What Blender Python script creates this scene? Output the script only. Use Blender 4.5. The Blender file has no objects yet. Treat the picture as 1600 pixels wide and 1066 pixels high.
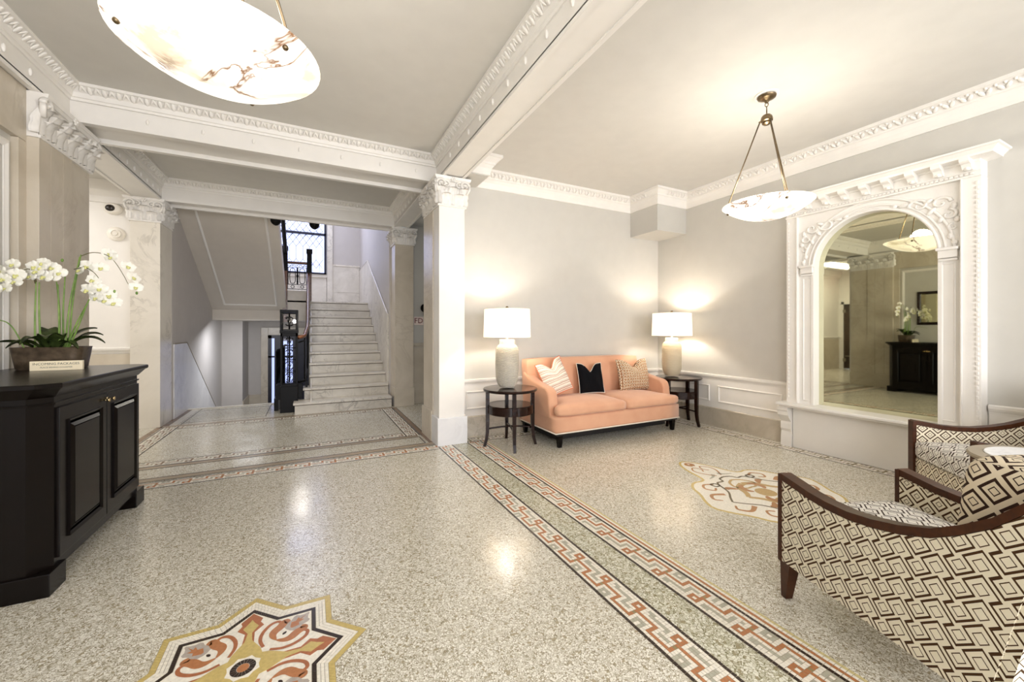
import bpy, bmesh, math, random
from mathutils import Vector, Matrix
R=random.Random(7)
PI=math.pi
S=bpy.context.scene
COL=S.collection
# ------------------------------------------------------------------ camera
F=624.5; YAW=math.atan(315/624.5)
cd=bpy.data.cameras.new('camera'); cam=bpy.data.objects.new('camera',cd); COL.objects.link(cam)
cam.location=(0,0,1.33); cam.rotation_euler=(PI/2,0,-YAW)
cd.sensor_width=36; cd.lens=36*F/1600; cd.shift_y=-18/1600; cd.clip_start=.05; cd.clip_end=100
S.camera=cam
# ------------------------------------------------------------------ exposure, world, lights
S.view_settings.view_transform='Standard'; S.view_settings.look='None'
S.view_settings.exposure=0.30; S.view_settings.gamma=1.0; S.view_settings.use_curve_mapping=False
W=bpy.data.worlds.new('world'); S.world=W; W.use_nodes=True
W.node_tree.nodes['Background'].inputs[0].default_value=(.75,.85,1,1)
W.node_tree.nodes['Background'].inputs[1].default_value=.5
def light(kind,name,loc,energy,color,size=None,sy=None,rot=(0,0,0),r=.05,spread=None):
    l=bpy.data.lights.new(name,kind); l.energy=energy; l.color=color
    if kind=='AREA':
        l.shape='RECTANGLE'; l.size=size; l.size_y=sy or size
        if spread: l.spread=spread
    else: l.shadow_soft_size=r
    o=bpy.data.objects.new(name,l); COL.objects.link(o); o.location=loc; o.rotation_euler=rot
    return o
WARM=(1,.90,.78); NEUT=(1,.97,.93); COOL=(.62,.68,1)
# added fill lights, daylight tinted, at the unseen wall behind the camera
light('AREA','entrance_daylight',(-.3,-2.85,1.7),116,(1,.985,.955),2.6,2.6,(PI/2,0,0))
light('AREA','parlour_daylight',(3.3,-2.85,1.8),125,(1,.985,.95),2.6,2.4,(PI/2,0,0))
# daylight through the stair window
light('AREA','stair_window_daylight',(-.45,12.0,3.9),9,COOL,1.5,1.9,(-PI/2,0,0))
light('AREA','stair_skylight',(-.3,10.6,5.15),50,(.90,.91,1),2.2,2.4,(0,0,0))  # added overhead fill for the stair hall
light('AREA','lower_stair_lamp',(-1.1,9.6,1.40),22,(.9,.93,1),.5,.5,(.25,0,0))
light('AREA','side_hall_lamp',(-3.9,6.15,3.2),42,(1,.97,.95),1.9,.5,(0,0,0))
light('AREA','right_hall_lamp',(3.6,6.1,3.15),3,WARM,.6,.4,(0,0,0))  # dim added fill, no fixture in the right hall

# ------------------------------------------------------------------ materials
def lin(c):
    c=c/255
    return c/12.92 if c<=.04045 else ((c+.055)/1.055)**2.4
def RGB(r,g,b): return (lin(r),lin(g),lin(b),1)
class NT:
    def __init__(s,name,rough=.5,metal=0,spec=.5):
        m=bpy.data.materials.new(name); m.use_nodes=True; s.m=m; s.t=m.node_tree
        s.b=s.t.nodes['Principled BSDF']; s.b.inputs['Roughness'].default_value=rough
        s.b.inputs['Metallic'].default_value=metal; s.b.inputs['Specular IOR Level'].default_value=spec
    def n(s,k,**kw):
        q=s.t.nodes.new(k)
        for a,v in kw.items():
            if a in q.inputs: q.inputs[a].default_value=v
            else: setattr(q,a,v)
        return q
    def l(s,a,b): s.t.links.new(a,b)
    def math(s,op,a,b=None,c=None):
        q=s.t.nodes.new('ShaderNodeMath'); q.operation=op
        for i,v in enumerate((a,b,c)):
            if v is None: continue
            if isinstance(v,(int,float)): q.inputs[i].default_value=v
            else: s.l(v,q.inputs[i])
        return q.outputs[0]
    def coord(s,which='Object',scale=(1,1,1),rot=(0,0,0)):
        tc=s.n('ShaderNodeTexCoord'); mp=s.n('ShaderNodeMapping')
        mp.inputs['Scale'].default_value=scale; mp.inputs['Rotation'].default_value=rot
        s.l(tc.outputs[which],mp.inputs[0]); return mp.outputs[0]
    def noise(s,co,scale,detail=4,rough=.5,dist=0):
        q=s.n('ShaderNodeTexNoise',Scale=scale,Detail=detail,Roughness=rough,Distortion=dist); s.l(co,q.inputs['Vector']); return q.outputs['Fac']
    def ramp(s,f,stops,interp='LINEAR'):
        q=s.n('ShaderNodeValToRGB'); q.color_ramp.interpolation=interp; e=q.color_ramp.elements
        while len(e)<len(stops): e.new(.5)
        for i,(p,c) in enumerate(stops): e[i].position=p; e[i].color=c
        s.l(f,q.inputs[0]); return q.outputs[0]
    def mix(s,f,a,b,mode='MIX'):
        q=s.n('ShaderNodeMix',data_type='RGBA',blend_type=mode)
        for i,v in ((0,f),(6,a),(7,b)):
            if isinstance(v,(int,float,tuple)): q.inputs[i].default_value=v
            else: s.l(v,q.inputs[i])
        return q.outputs[2]
    def base(s,c):
        if isinstance(c,tuple): s.b.inputs['Base Color'].default_value=c
        else: s.l(c,s.b.inputs['Base Color'])
    def bump(s,h,strength=.3,dist=.01):
        q=s.n('ShaderNodeBump',Strength=strength,Distance=dist); s.l(h,q.inputs['Height']); s.l(q.outputs[0],s.b.inputs['Normal'])
def plain(name,c,rough=.5,metal=0,nscale=6,var=.06,bump=.05,bs=60,spec=.5):
    t=NT(name,rough,metal,spec); co=t.coord()
    f=t.noise(co,nscale,3)
    d=tuple(x*(1-var) for x in c[:3])+(1,); e=tuple(min(1,x*(1+var)) for x in c[:3])+(1,)
    t.base(t.ramp(f,[(.3,d),(.7,e)]))
    if bump: t.bump(t.noise(co,bs,2),bump,.004)
    return t.m
def marble(name,a,b,vein,scale=1.6,rough=.18,rot=(.4,.5,.6),vs=.5):
    t=NT(name,rough); co=t.coord('Object',(1,1,1),rot)
    n1=t.noise(co,scale,6,.6,1.2)
    c=t.ramp(n1,[(.3,a),(.7,b)])
    n2=t.noise(co,scale*1.1,9,.62,2.2)
    v=t.math('ABSOLUTE',t.math('SUBTRACT',n2,.5))
    vm=t.ramp(v,[(0,(1,1,1,1)),(.035,(0,0,0,1))])
    n3=t.noise(co,scale*.8,2); m3=t.ramp(n3,[(.42,(0,0,0,1)),(.62,(1,1,1,1))])
    k=t.math('MULTIPLY',t.math('MULTIPLY',vm,m3),vs)
    t.base(t.mix(k,c,vein)); return t.m
M={}
M['trim']=plain('painted_plaster_trim',RGB(233,229,222),.38,var=.02,bump=.04,bs=90)
M['orn']=plain('painted_ornament',RGB(236,232,225),.42,var=.03,bump=.1,bs=120)
M['wall']=plain('painted_wall',RGB(198,195,187),.42,var=.02,bump=.03)
M['white']=plain('white_paint',RGB(236,232,225),.4,var=.015,bump=.03)
M['ceil']=plain('ceiling_paint',RGB(208,205,198),.7,var=.02,bump=.03)
M['stairwall']=plain('stair_wall_paint',RGB(196,190,184),.6,var=.02,bump=.03)
M['soffit']=plain('soffit_paint',RGB(206,198,186),.6,var=.02,bump=.03)
M['marW']=marble('white_marble',RGB(224,217,203),RGB(238,231,218),RGB(150,142,130),1.3)
M['marB']=marble('beige_marble',RGB(190,179,160),RGB(212,202,185),RGB(150,136,112),1.1,.3,vs=.3)
M['marBase']=marble('grey_marble_base',RGB(176,166,148),RGB(204,196,180),RGB(120,110,92),2.2,.2)
M['marS']=marble('stair_marble',RGB(206,199,186),RGB(228,222,210),RGB(126,118,108),2.2,.3,(.2,.9,.3),.55)
M['marBlue']=marble('pale_blue_white_marble',RGB(222,221,222),RGB(238,237,236),RGB(190,188,190),1.6,.2,vs=.3)
M['iron']=plain('black_iron',RGB(4,3,3),.4,.0,var=.1,spec=.15)
M['bronze']=plain('bronze',RGB(120,104,80),.28,1,var=.1,bump=0)
M['knob']=plain('antique_brass_knob',RGB(190,170,130),.25,1,bump=0)
M['coral']=None
M['taupe']=plain('taupe_stone_strip',RGB(160,144,122),.25,var=.1)
M['joint']=plain('dirty_joint',RGB(96,84,68),.7)  # grout line tone that also paints the shadow under stair nosings
M['brown']=plain('brown_stone_strip',RGB(128,104,84),.25,var=.1)
M['black']=plain('black_stone',RGB(52,38,30),.25,var=.1)
def terr(name,ch1,ch2,mat,sc=62):
    t=NT(name,.2); co=t.coord()
    wob=t.n('ShaderNodeTexNoise',Scale=30,Detail=2); t.l(co,wob.inputs['Vector'])
    mx=t.n('ShaderNodeMix',data_type='RGBA',blend_type='LINEAR_LIGHT'); mx.inputs[0].default_value=.012
    t.l(co,mx.inputs[6]); t.l(wob.outputs['Color'],mx.inputs[7])
    v1=t.n('ShaderNodeTexVoronoi',Scale=sc); v1.inputs['Randomness'].default_value=1; t.l(mx.outputs[2],v1.inputs['Vector'])
    ve=t.n('ShaderNodeTexVoronoi',Scale=sc,feature='DISTANCE_TO_EDGE'); t.l(mx.outputs[2],ve.inputs['Vector'])
    sep=t.n('ShaderNodeSeparateColor'); t.l(v1.outputs['Color'],sep.inputs[0])
    chip=t.ramp(sep.outputs[0],[(0,ch1),(.55,ch2),(.86,ch2),(.95,(ch1[0]*.66,ch1[1]*.6,ch1[2]*.5,1))])
    th=t.math('ADD',.015,t.math('MULTIPLY',sep.outputs[1],.13))
    e=t.math('GREATER_THAN',ve.outputs['Distance'],th)
    small=t.n('ShaderNodeTexVoronoi',Scale=sc*3.1); t.l(co,small.inputs['Vector'])
    ss=t.n('ShaderNodeSeparateColor'); t.l(small.outputs['Color'],ss.inputs[0])
    matc=t.mix(t.math('GREATER_THAN',ss.outputs[0],.62),mat,ch1)
    c=t.mix(e,matc,chip)
    big=t.noise(co,1.1,3); 
    c2=t.mix(.5,c,t.ramp(big,[(.3,(.9,.88,.84,1)),(.7,(1,1,1,1))]),'MULTIPLY')
    t.base(c2)
    t.l(t.ramp(t.noise(co,3,3),[(.3,(.14,)*3+(1,)),(.7,(.26,)*3+(1,))]),t.b.inputs['Roughness'])
    return t.m
M['terr']=terr('cream_terrazzo',RGB(202,196,178),RGB(236,233,222),RGB(140,130,106),100)
M['terrP']=terr('olive_terrazzo',RGB(184,180,154),RGB(228,227,212),RGB(124,118,86),80)
TC={'W':RGB(236,230,216),'O':RGB(178,118,76),'G':RGB(178,174,156),'K':RGB(50,36,28),'Y':RGB(206,192,140),
    'o':RGB(150,132,92),'P':RGB(226,208,194),'S':RGB(176,166,156),'R':RGB(168,104,68),'T':RGB(198,176,110),'V':RGB(128,116,84),'B':RGB(140,112,92),'C':RGB(176,128,84),'D':RGB(188,158,104)}
TCM={}
for k,c in TC.items(): TCM[k]=plain('tessera_'+{'W':'white','O':'terracotta','G':'grey','K':'black','Y':'straw','o':'olive','P':'pink','S':'slate','R':'rust','T':'tan','V':'moss','B':'brown','C':'ochre','D':'gold'}[k],c,.22,nscale=70,var=.10,bump=.15,bs=160)
M['straps']=plain('dark_strapwork',RGB(104,92,66),.25)
M['grout']=plain('grout',RGB(140,130,106),.45,var=.05)
def fabric(name,bg,fg,per=.062,mode=0,rot=PI/4,sx=1.0):
    t=NT(name,.85,spec=.2); tc=t.n('ShaderNodeTexCoord'); mp=t.n('ShaderNodeMapping')
    mp.inputs['Scale'].default_value=(sx/per,sx/per,1); mp.inputs['Rotation'].default_value=(0,0,rot)
    # scale before rotation keeps the diamonds upright
    t.l(tc.outputs['UV'],mp.inputs[0])
    s=t.n('ShaderNodeSeparateXYZ'); t.l(mp.outputs[0],s.inputs[0])
    fx=t.math('SUBTRACT',t.math('FRACT',s.outputs[0]),.5); fy=t.math('SUBTRACT',t.math('FRACT',s.outputs[1]),.5)
    ax=t.math('ABSOLUTE',fx); ay=t.math('ABSOLUTE',fy); m=t.math('MAXIMUM',ax,ay)
    def band(a,b): return t.math('MULTIPLY',t.math('GREATER_THAN',m,a),t.math('LESS_THAN',m,b))
    thick=band(.29,.40); thin=band(.115,.155)
    if mode==1:   # running key: a meander line with a small square in every bay
        P_,Q_=s.outputs[0],s.outputs[1]; v1x,v1y,v2x,v2y=1.5,1.24,-.785,.948; D=v1x*v2y-v2x*v1y
        J=t.math('ADD',t.math('MULTIPLY',P_,v2y/D),t.math('MULTIPLY',Q_,-v2x/D)); I=t.math('SUBTRACT',t.math('MULTIPLY',Q_,v1x/D),t.math('MULTIPLY',P_,v1y/D))
        def seg(p0,p1,q0,q1):
            pc,qc=(p0+p1)/2,(q0+q1)/2
            i_=t.math('SUBTRACT',t.math('FRACT',t.math('ADD',I,100.5-(qc*v1x-pc*v1y)/D)),.5)
            j_=t.math('SUBTRACT',t.math('FRACT',t.math('ADD',J,100.5-(pc*v2y-qc*v2x)/D)),.5)
            dp=t.math('ABSOLUTE',t.math('MULTIPLY_ADD',i_,v2x,t.math('MULTIPLY',j_,v1x))); dq=t.math('ABSOLUTE',t.math('MULTIPLY_ADD',i_,v2y,t.math('MULTIPLY',j_,v1y)))
            return t.math('SUBTRACT',dp,(p1-p0)/2),t.math('SUBTRACT',dq,(q1-q0)/2)
        acc=None
        for a in ((-.04,.04,0,.84),(-.04,1.03,.755,.84),(.955,1.03,.03,.84),(.955,2.06,.03,.12),(1.99,2.06,.03,1.24),(1.46,2.06,1.13,1.25)):
            x,y=seg(*a); m_=t.math('LESS_THAN',t.math('MAXIMUM',x,y),.013); acc=m_ if acc is None else t.math('MAXIMUM',acc,m_)
        for a in ((.26,.72,.18,.60),(1.27,1.74,.36,.84)):
            x,y=seg(*a); m_=t.math('LESS_THAN',t.math('ABSOLUTE',t.math('MAXIMUM',x,y)),.024); acc=t.math('MAXIMUM',acc,m_)
        thick=acc; thin=0.0
    k=t.math('MINIMUM',t.math('ADD',thick,thin),1)
    w=t.noise(t.coord('UV'),900,1)
    bg2=t.mix(t.math('MULTIPLY',w,.35),bg,tuple(x*.8 for x in bg[:3])+(1,))
    t.base(t.mix(k,bg2,fg)); t.bump(w,.25,.002); return t.m
CREAM=RGB(234,225,202); BRN=RGB(70,46,24)
M['fabA']=fabric('key_pattern_fabric',CREAM,BRN,.060,1,math.radians(39.6),-1)
M['fabB']=fabric('diamond_pattern_fabric',CREAM,BRN,.066,0)
M['fabP']=fabric('large_diamond_fabric',RGB(226,212,186),RGB(52,33,24),.074,0)
M['fabS']=fabric('seat_key_fabric',RGB(236,232,224),RGB(66,52,42),.066,1,math.radians(39.6),-1)
def wood(name,a,b,rough=.18,sc=(3,30,30),spec=.5):
    t=NT(name,rough,spec=spec); co=t.coord('Object',sc); t.base(t.ramp(t.noise(co,1,5,.6,.6),[(.3,a),(.7,b)])); return t.m
M['espresso']=wood('espresso_wood',RGB(7,4,3),RGB(14,8,6),.26,spec=.2)
M['mahog']=wood('dark_mahogany',RGB(22,9,6),RGB(38,16,9),.15,spec=.3)
M['walnut']=wood('walnut_frame',RGB(52,25,8),RGB(74,38,14),.35,spec=.3)
M['newelw']=wood('handrail_wood',RGB(74,42,26),RGB(116,74,48),.25)
M['darkdoor']=wood('dark_door_wood',RGB(34,25,17),RGB(72,55,38),.35,(30,2,2))
def coral():
    t=NT('coral_upholstery',.8,spec=.2); co=t.coord(); n=t.noise(co,420,2); b=t.noise(co,5,3)
    t.base(t.mix(t.math('MULTIPLY',n,.25),t.ramp(b,[(.3,RGB(211,158,127)),(.7,RGB(219,169,137))]),RGB(196,142,106))); t.bump(n,.2,.002)
    t.b.inputs['Sheen Weight'].default_value=.25; return t.m
M['coral']=coral()
M['coralp']=plain('coral_pillow_back',RGB(222,112,62),.8,bump=.15,bs=300)
M['velvet']=plain('black_velvet',RGB(9,9,13),.9,bump=.2,bs=250,spec=.15)
M['creamc']=plain('cream_cotton',RGB(232,222,206),.85,bump=.15,bs=300)
def stripes():
    t=NT('striped_cotton',.85,spec=.2); tc=t.n('ShaderNodeTexCoord'); s=t.n('ShaderNodeSeparateXYZ'); t.l(tc.outputs['UV'],s.inputs[0])
    y=t.math('ADD',s.outputs[1],t.math('MULTIPLY',t.noise(tc.outputs['UV'],12,2),.012))
    f=t.math('FRACT',t.math('MULTIPLY',y,14)); g=t.math('FRACT',t.math('MULTIPLY',y,51))
    c=t.ramp(f,[(0,RGB(236,226,210)),(.30,RGB(190,150,128)),(.42,RGB(232,222,206)),(.62,RGB(168,118,100)),(.72,RGB(226,212,192)),(.85,RGB(122,84,70)),(.90,RGB(236,226,210))],'CONSTANT')
    t.base(t.mix(t.math('MULTIPLY',t.math('GREATER_THAN',g,.7),.35),c,RGB(214,190,170))); t.bump(g,.3,.003); return t.m
M['stripe']=stripes()
def lattice():
    t=NT('honeycomb_print_cotton',.85,spec=.2); co=t.coord('UV')
    v=t.n('ShaderNodeTexVoronoi',Scale=24,feature='DISTANCE_TO_EDGE'); v.inputs['Randomness'].default_value=.12; t.l(co,v.inputs['Vector'])
    v2=t.n('ShaderNodeTexVoronoi',Scale=24); v2.inputs['Randomness'].default_value=.12; t.l(co,v2.inputs['Vector'])
    e=t.math('LESS_THAN',v.outputs['Distance'],.13); d=t.math('LESS_THAN',v2.outputs['Distance'],.22)
    c=t.mix(e,RGB(232,216,186),RGB(140,92,56)); t.base(t.mix(d,c,RGB(92,52,32))); return t.m
M['lattice']=lattice()
def emis(name,c,st,veins=False,base=None):
    t=NT(name,.35); t.base(base or c); t.b.inputs['Emission Color'].default_value=c; t.b.inputs['Emission Strength'].default_value=st
    if veins:
        co=t.coord('Object',(1,1,1),(.3,.2,.9)); n=t.noise(co,2.4,5,.6,.9)
        v=t.math('ABSOLUTE',t.math('SUBTRACT',n,.5)); m=t.ramp(v,[(0,(1,1,1,1)),(.022,(0,0,0,1))])
        n3=t.noise(co,2.6,2); m3=t.ramp(n3,[(.46,(0,0,0,1)),(.54,(1,1,1,1))])
        k=t.math('MULTIPLY',m,m3)
        cl=t.ramp(t.noise(co,4.5,5,.6,.6),[(.34,RGB(214,202,178)),(.50,RGB(255,250,242))])
        cc=t.mix(k,cl,RGB(120,78,36)); t.base(cc); t.l(cc,t.b.inputs['Emission Color'])
    return t.m
M['alab']=emis('lit_alabaster',RGB(255,246,232),.80,True)
M['shade']=emis('lit_linen_shade',RGB(255,241,220),.74)
M['bulb']=emis('glowing_bulb',RGB(255,244,226),60)
M['tube']=emis('fluorescent_diffuser',RGB(255,250,240),6)
M['exit']=emis('exit_red',RGB(255,70,66),1.6)
M['exitbg']=emis('exit_sign_face',RGB(255,150,140),1.2)
M['pane']=emis('daylit_leaded_glass',RGB(196,206,246),1.15)
M['pane2']=emis('daylit_door_glass',RGB(176,190,246),1.0)
def glassmat(name,tint):
    t=NT(name,.02,1); t.base(tint); return t.m
M['mirror']=glassmat('silvered_mirror',RGB(214,212,184))
M['lead']=plain('lead_came',RGB(70,70,84),.4,.6)
M['winframe']=plain('dark_blue_black_frame',RGB(22,22,40),.4)
M['plaque']=plain('cream_plaque',RGB(250,236,204),.3,var=.01)
M['ink']=plain('grey_ink',RGB(120,118,100),.6)
M['redink']=plain('dark_red_ink',RGB(110,16,14),.6)
M['signpink']=plain('sign_white',RGB(240,222,212),.4)
M['pot']=plain('bronzed_pot',RGB(92,78,62),.32,.35,nscale=22,var=.4,bump=.2)
def leafm(name,a,b,rough=.3):
    t=NT(name,rough); t.base(t.ramp(t.noise(t.coord(),14,3),[(.3,a),(.7,b)])); return t.m
M['leafg']=leafm('orchid_leaf_green',RGB(22,32,14),RGB(70,84,40),.25)
M['stemg']=leafm('orchid_stem_green',RGB(92,128,48),RGB(140,168,84),.45)
M['stemb']=leafm('orchid_spray_stem',RGB(84,84,44),RGB(112,104,62),.5)
M['petal']=plain('white_orchid_petal',RGB(246,243,232),.6,nscale=40,var=.04,bump=.1)
M['lip']=plain('yellow_green_lip',RGB(214,212,140),.5)
M['moss']=plain('dark_moss',RGB(42,38,22),.9,nscale=60,var=.4,bump=.6)
def ceram(name,c,dk):
    t=NT(name,.5); co=t.coord(); wv=t.n('ShaderNodeTexWave',bands_direction='Z',Scale=21.5*dk[1],Distortion=3.0,Detail=2); wv.inputs['Detail Scale'].default_value=2; t.l(co,wv.inputs['Vector']); t.base(t.mix(t.math('MULTIPLY',wv.outputs['Fac'],dk[0]),c,tuple(x*.42 for x in c[:3])+(1,))); t.bump(t.noise(co,70,3),.4,.004); return t.m
M['ceram']=ceram('carved_stoneware',RGB(212,204,188),(.75,1))
M['ceram2']=ceram('smooth_stoneware',RGB(196,182,154),(.25,1))
M['plast']=plain('white_plastic',RGB(238,232,220),.35,var=.01,bump=0)
M['dome']=plain('smoked_dome',RGB(40,34,30),.08,bump=0)
M['tabletop']=plain('grey_brown_table_rim',RGB(150,136,112),.3)
M['tabletopW']=marble('white_table_marble',RGB(240,240,242),RGB(250,250,250),RGB(200,200,204),2,.1)
M['steel']=plain('steel_grey',RGB(140,134,120),.3,.8,bump=0)
M['leather']=plain('dark_underside',RGB(18,14,12),.8)  # underside board tone, also paints the shadow beneath the sofa

# ------------------------------------------------------------------ mesh helpers
class MB:
    def __init__(s,M=None): s.v=[]; s.f=[]; s.mi=[]; s.M=M; s.cur=0; s.uv=False
    def add(s,vs,fs,M=None):
        o=len(s.v)
        for p in vs:
            p=Vector(p)
            if M is not None: p=M@p
            if s.M is not None: p=s.M@p
            s.v.append(p)
        for f in fs: s.f.append([o+i for i in f]); s.mi.append(s.cur)
        return s
    def box(s,x0,x1,y0,y1,z0,z1,M=None,b=0):
        if b<=0:
            return s.add([(x0,y0,z0),(x1,y0,z0),(x1,y1,z0),(x0,y1,z0),(x0,y0,z1),(x1,y0,z1),(x1,y1,z1),(x0,y1,z1)],
              [(0,3,2,1),(4,5,6,7),(0,1,5,4),(1,2,6,5),(2,3,7,6),(3,0,4,7)],M)
        bm=bmesh.new(); bmesh.ops.create_cube(bm,size=1)
        for v in bm.verts: v.co=Vector(((x0+x1)/2+v.co.x*(x1-x0),(y0+y1)/2+v.co.y*(y1-y0),(z0+z1)/2+v.co.z*(z1-z0)))
        bmesh.ops.bevel(bm,geom=bm.edges[:],offset=b,segments=2,profile=.6,affect='EDGES')
        bm.verts.index_update(); s.add([v.co.copy() for v in bm.verts],[[v.index for v in f.verts] for f in bm.faces],M); bm.free(); return s
    def prism(s,poly,z0,z1,M=None):
        n=len(poly); a=sum(poly[i][0]*poly[(i+1)%n][1]-poly[(i+1)%n][0]*poly[i][1] for i in range(n))
        if a<0: poly=poly[::-1]
        vs=[(x,y,z0) for x,y in poly]+[(x,y,z1) for x,y in poly]
        fs=[list(range(n))[::-1],[n+i for i in range(n)]]+[(i,(i+1)%n,n+(i+1)%n,n+i) for i in range(n)]
        return s.add(vs,fs,M)
    def lathe(s,prof,c=(0,0,0),seg=24,M=None,sx=1,sy=1,close=False):
        vs=[];fs=[];n=len(prof)
        for k in range(seg):
            a=2*PI*k/seg
            for r,z in prof: vs.append((c[0]+r*sx*math.cos(a),c[1]+r*sy*math.sin(a),c[2]+z))
        for k in range(seg):
            k2=(k+1)%seg
            for i in range(n-1): fs.append((k*n+i,k2*n+i,k2*n+i+1,k*n+i+1))
            if close: fs.append((k*n+n-1,k2*n+n-1,k2*n,k*n))
        if not close:
            if prof[0][0]>1e-4: fs.append([k*n for k in range(seg)][::-1])
            if prof[-1][0]>1e-4: fs.append([k*n+n-1 for k in range(seg)])
        return s.add(vs,fs,M)
    def tube(s,pts,r,seg=8,closed=False,M=None,rf=None):
        P=[Vector(p) for p in pts]; n=len(P); vs=[];fs=[]; up=None
        for i in range(n):
            a=P[(i-1)%n] if (closed or i>0) else P[i]; b=P[(i+1)%n] if (closed or i<n-1) else P[i]
            t=(b-a)
            t=t.normalized() if t.length>1e-9 else Vector((0,0,1))
            if up is None: up=t.orthogonal().normalized()
            up=(up-t*up.dot(t)); up=up.normalized() if up.length>1e-6 else t.orthogonal().normalized()
            w=t.cross(up); rr=rf(i/(n-1)) if rf else r
            for k in range(seg):
                q=2*PI*k/seg; vs.append(P[i]+up*(rr*math.cos(q))+w*(rr*math.sin(q)))
        m=n if closed else n-1
        for i in range(m):
            for k in range(seg): fs.append((i*seg+k,i*seg+(k+1)%seg,((i+1)%n)*seg+(k+1)%seg,((i+1)%n)*seg+k))
        if not closed: fs.append(list(range(seg))[::-1]); fs.append([(n-1)*seg+k for k in range(seg)])
        return s.add(vs,fs,M)
    def ell(s,c,r,seg=10,rings=6,M=None):
        prof=[(math.sin(PI*i/rings),-math.cos(PI*i/rings)) for i in range(rings+1)]
        prof=[(max(a,1e-5),b) for a,b in prof]
        vs=[];fs=[];n=len(prof)
        for k in range(seg):
            a=2*PI*k/seg
            for q,z in prof: vs.append((c[0]+q*r[0]*math.cos(a),c[1]+q*r[1]*math.sin(a),c[2]+z*r[2]))
        for k in range(seg):
            k2=(k+1)%seg
            for i in range(n-1): fs.append((k*n+i,k2*n+i,k2*n+i+1,k*n+i+1))
        return s.add(vs,fs,M)
    def grid(s,nu,nv,fn,M=None,thick=0):
        vs=[fn(i/nu,j/nv) for i in range(nu+1) for j in range(nv+1)]
        fs=[(i*(nv+1)+j,(i+1)*(nv+1)+j,(i+1)*(nv+1)+j+1,i*(nv+1)+j+1) for i in range(nu) for j in range(nv)]
        return s.add(vs,fs,M)
    def sweep(s,path,prof,closed=False,M=None,cap=True):
        """path: 2D polyline; prof: (offset to the left of travel, height)"""
        n=len(path); P=[Vector(p) for p in path]; rows=[]
        for i in range(n):
            d1=(P[i]-P[i-1]).normalized() if (closed or i>0) else None
            d2=(P[(i+1)%n]-P[i]).normalized() if (closed or i<n-1) else None
            d1=d1 or d2; d2=d2 or d1
            n1=Vector((-d1.y,d1.x)); n2=Vector((-d2.y,d2.x)); m=(n1+n2); m=m/ max(.2,m.length_squared)*2
            rows.append([(P[i].x+m.x*o,P[i].y+m.y*o,z) for o,z in prof])
        k=len(prof); vs=[p for r in rows for p in r]; fs=[]
        for i in range(n if closed else n-1):
            j=(i+1)%n
            for q in range(k): fs.append((i*k+q,j*k+q,j*k+(q+1)%k,i*k+(q+1)%k))
        if not closed and cap: fs.append([q for q in range(k)]); fs.append([(n-1)*k+q for q in range(k)][::-1])
        return s.add(vs,fs,M)
    def build(s,name,mat,parent=None,smooth=False,sub=0,uv=None,angle=None):
        me=bpy.data.meshes.new(name); me.from_pydata([tuple(v) for v in s.v],[],s.f)
        bm=bmesh.new(); bm.from_mesh(me)
        if len(bm.faces)<60000: bmesh.ops.recalc_face_normals(bm,faces=bm.faces[:])
        if uv:
            L=bm.loops.layers.uv.new('UVMap')
            for f in bm.faces:
                nn=f.normal; a=max(range(3),key=lambda i:abs(nn[i]))
                for lp in f.loops:
                    c=lp.vert.co
                    lp[L].uv={0:(c.y,c.z),1:(c.x,c.z),2:(c.x,c.y)}[a]
        bm.to_mesh(me); bm.free()
        if isinstance(mat,(list,tuple)):
            for m in mat: me.materials.append(m)
            me.polygons.foreach_set('material_index',s.mi)
        else: me.materials.append(mat)
        if smooth:
            me.polygons.foreach_set('use_smooth',[True]*len(me.polygons))
            if angle is not None: me.set_sharp_from_angle(angle=angle)
        o=bpy.data.objects.new(name,me); COL.objects.link(o)
        if parent is not None: o.parent=parent
        if sub:
            md=o.modifiers.new('subdivision','SUBSURF'); md.levels=sub; md.render_levels=sub
        return o
def thing(name,label,cat,loc=(0,0,0),rz=0,group=None):
    o=bpy.data.objects.new(name,None); COL.objects.link(o); o.location=loc; o.rotation_euler=(0,0,rz)
    o.empty_display_size=.1
    o['label']=label; o['category']=cat
    if group: o['group']=group
    return o
def tag(o,label,cat,group=None):
    o['label']=label; o['category']=cat
    if group: o['group']=group
    return o
def struct(o): o['kind']='structure'; return o
def stuff(o): o['kind']='stuff'; return o
def root_struct(name):
    o=bpy.data.objects.new(name,None); COL.objects.link(o); o['kind']='structure'; return o
def dup(root,loc,rz,label,group=None):
    r=root.copy(); COL.objects.link(r); r.location=loc; r.rotation_euler=(0,0,rz); r['label']=label
    for ch in list(root.children):
        c=ch.copy(); COL.objects.link(c); c.parent=r
        for g in ch.children:
            d=g.copy(); COL.objects.link(d); d.parent=c
    return r
def copyo(o,parent,loc=None,rot=None,scale=None):
    c=o.copy(); COL.objects.link(c); c.parent=parent
    if loc is not None: c.location=loc
    if rot is not None: c.rotation_euler=rot
    if scale is not None: c.scale=scale
    return c
def text(s,size,mat,name,parent,M,ext=.001):
    cu=bpy.data.curves.new(name,'FONT'); cu.body=s; cu.size=size; cu.extrude=ext; cu.align_x='CENTER'; cu.align_y='CENTER'; cu.resolution_u=2
    o=bpy.data.objects.new(name,cu); COL.objects.link(o)
    dg=bpy.context.evaluated_depsgraph_get(); me=bpy.data.meshes.new_from_object(o.evaluated_get(dg))
    bpy.data.objects.remove(o); me.materials.clear(); me.materials.append(mat); me.transform(M)
    q=bpy.data.objects.new(name,me); COL.objects.link(q)
    if parent is not None: q.parent=parent
    return q
def T(x,y,z): return Matrix.Translation((x,y,z))
def RX(a): return Matrix.Rotation(a,4,'X')
def RY(a): return Matrix.Rotation(a,4,'Y')
def RZ(a): return Matrix.Rotation(a,4,'Z')
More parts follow.
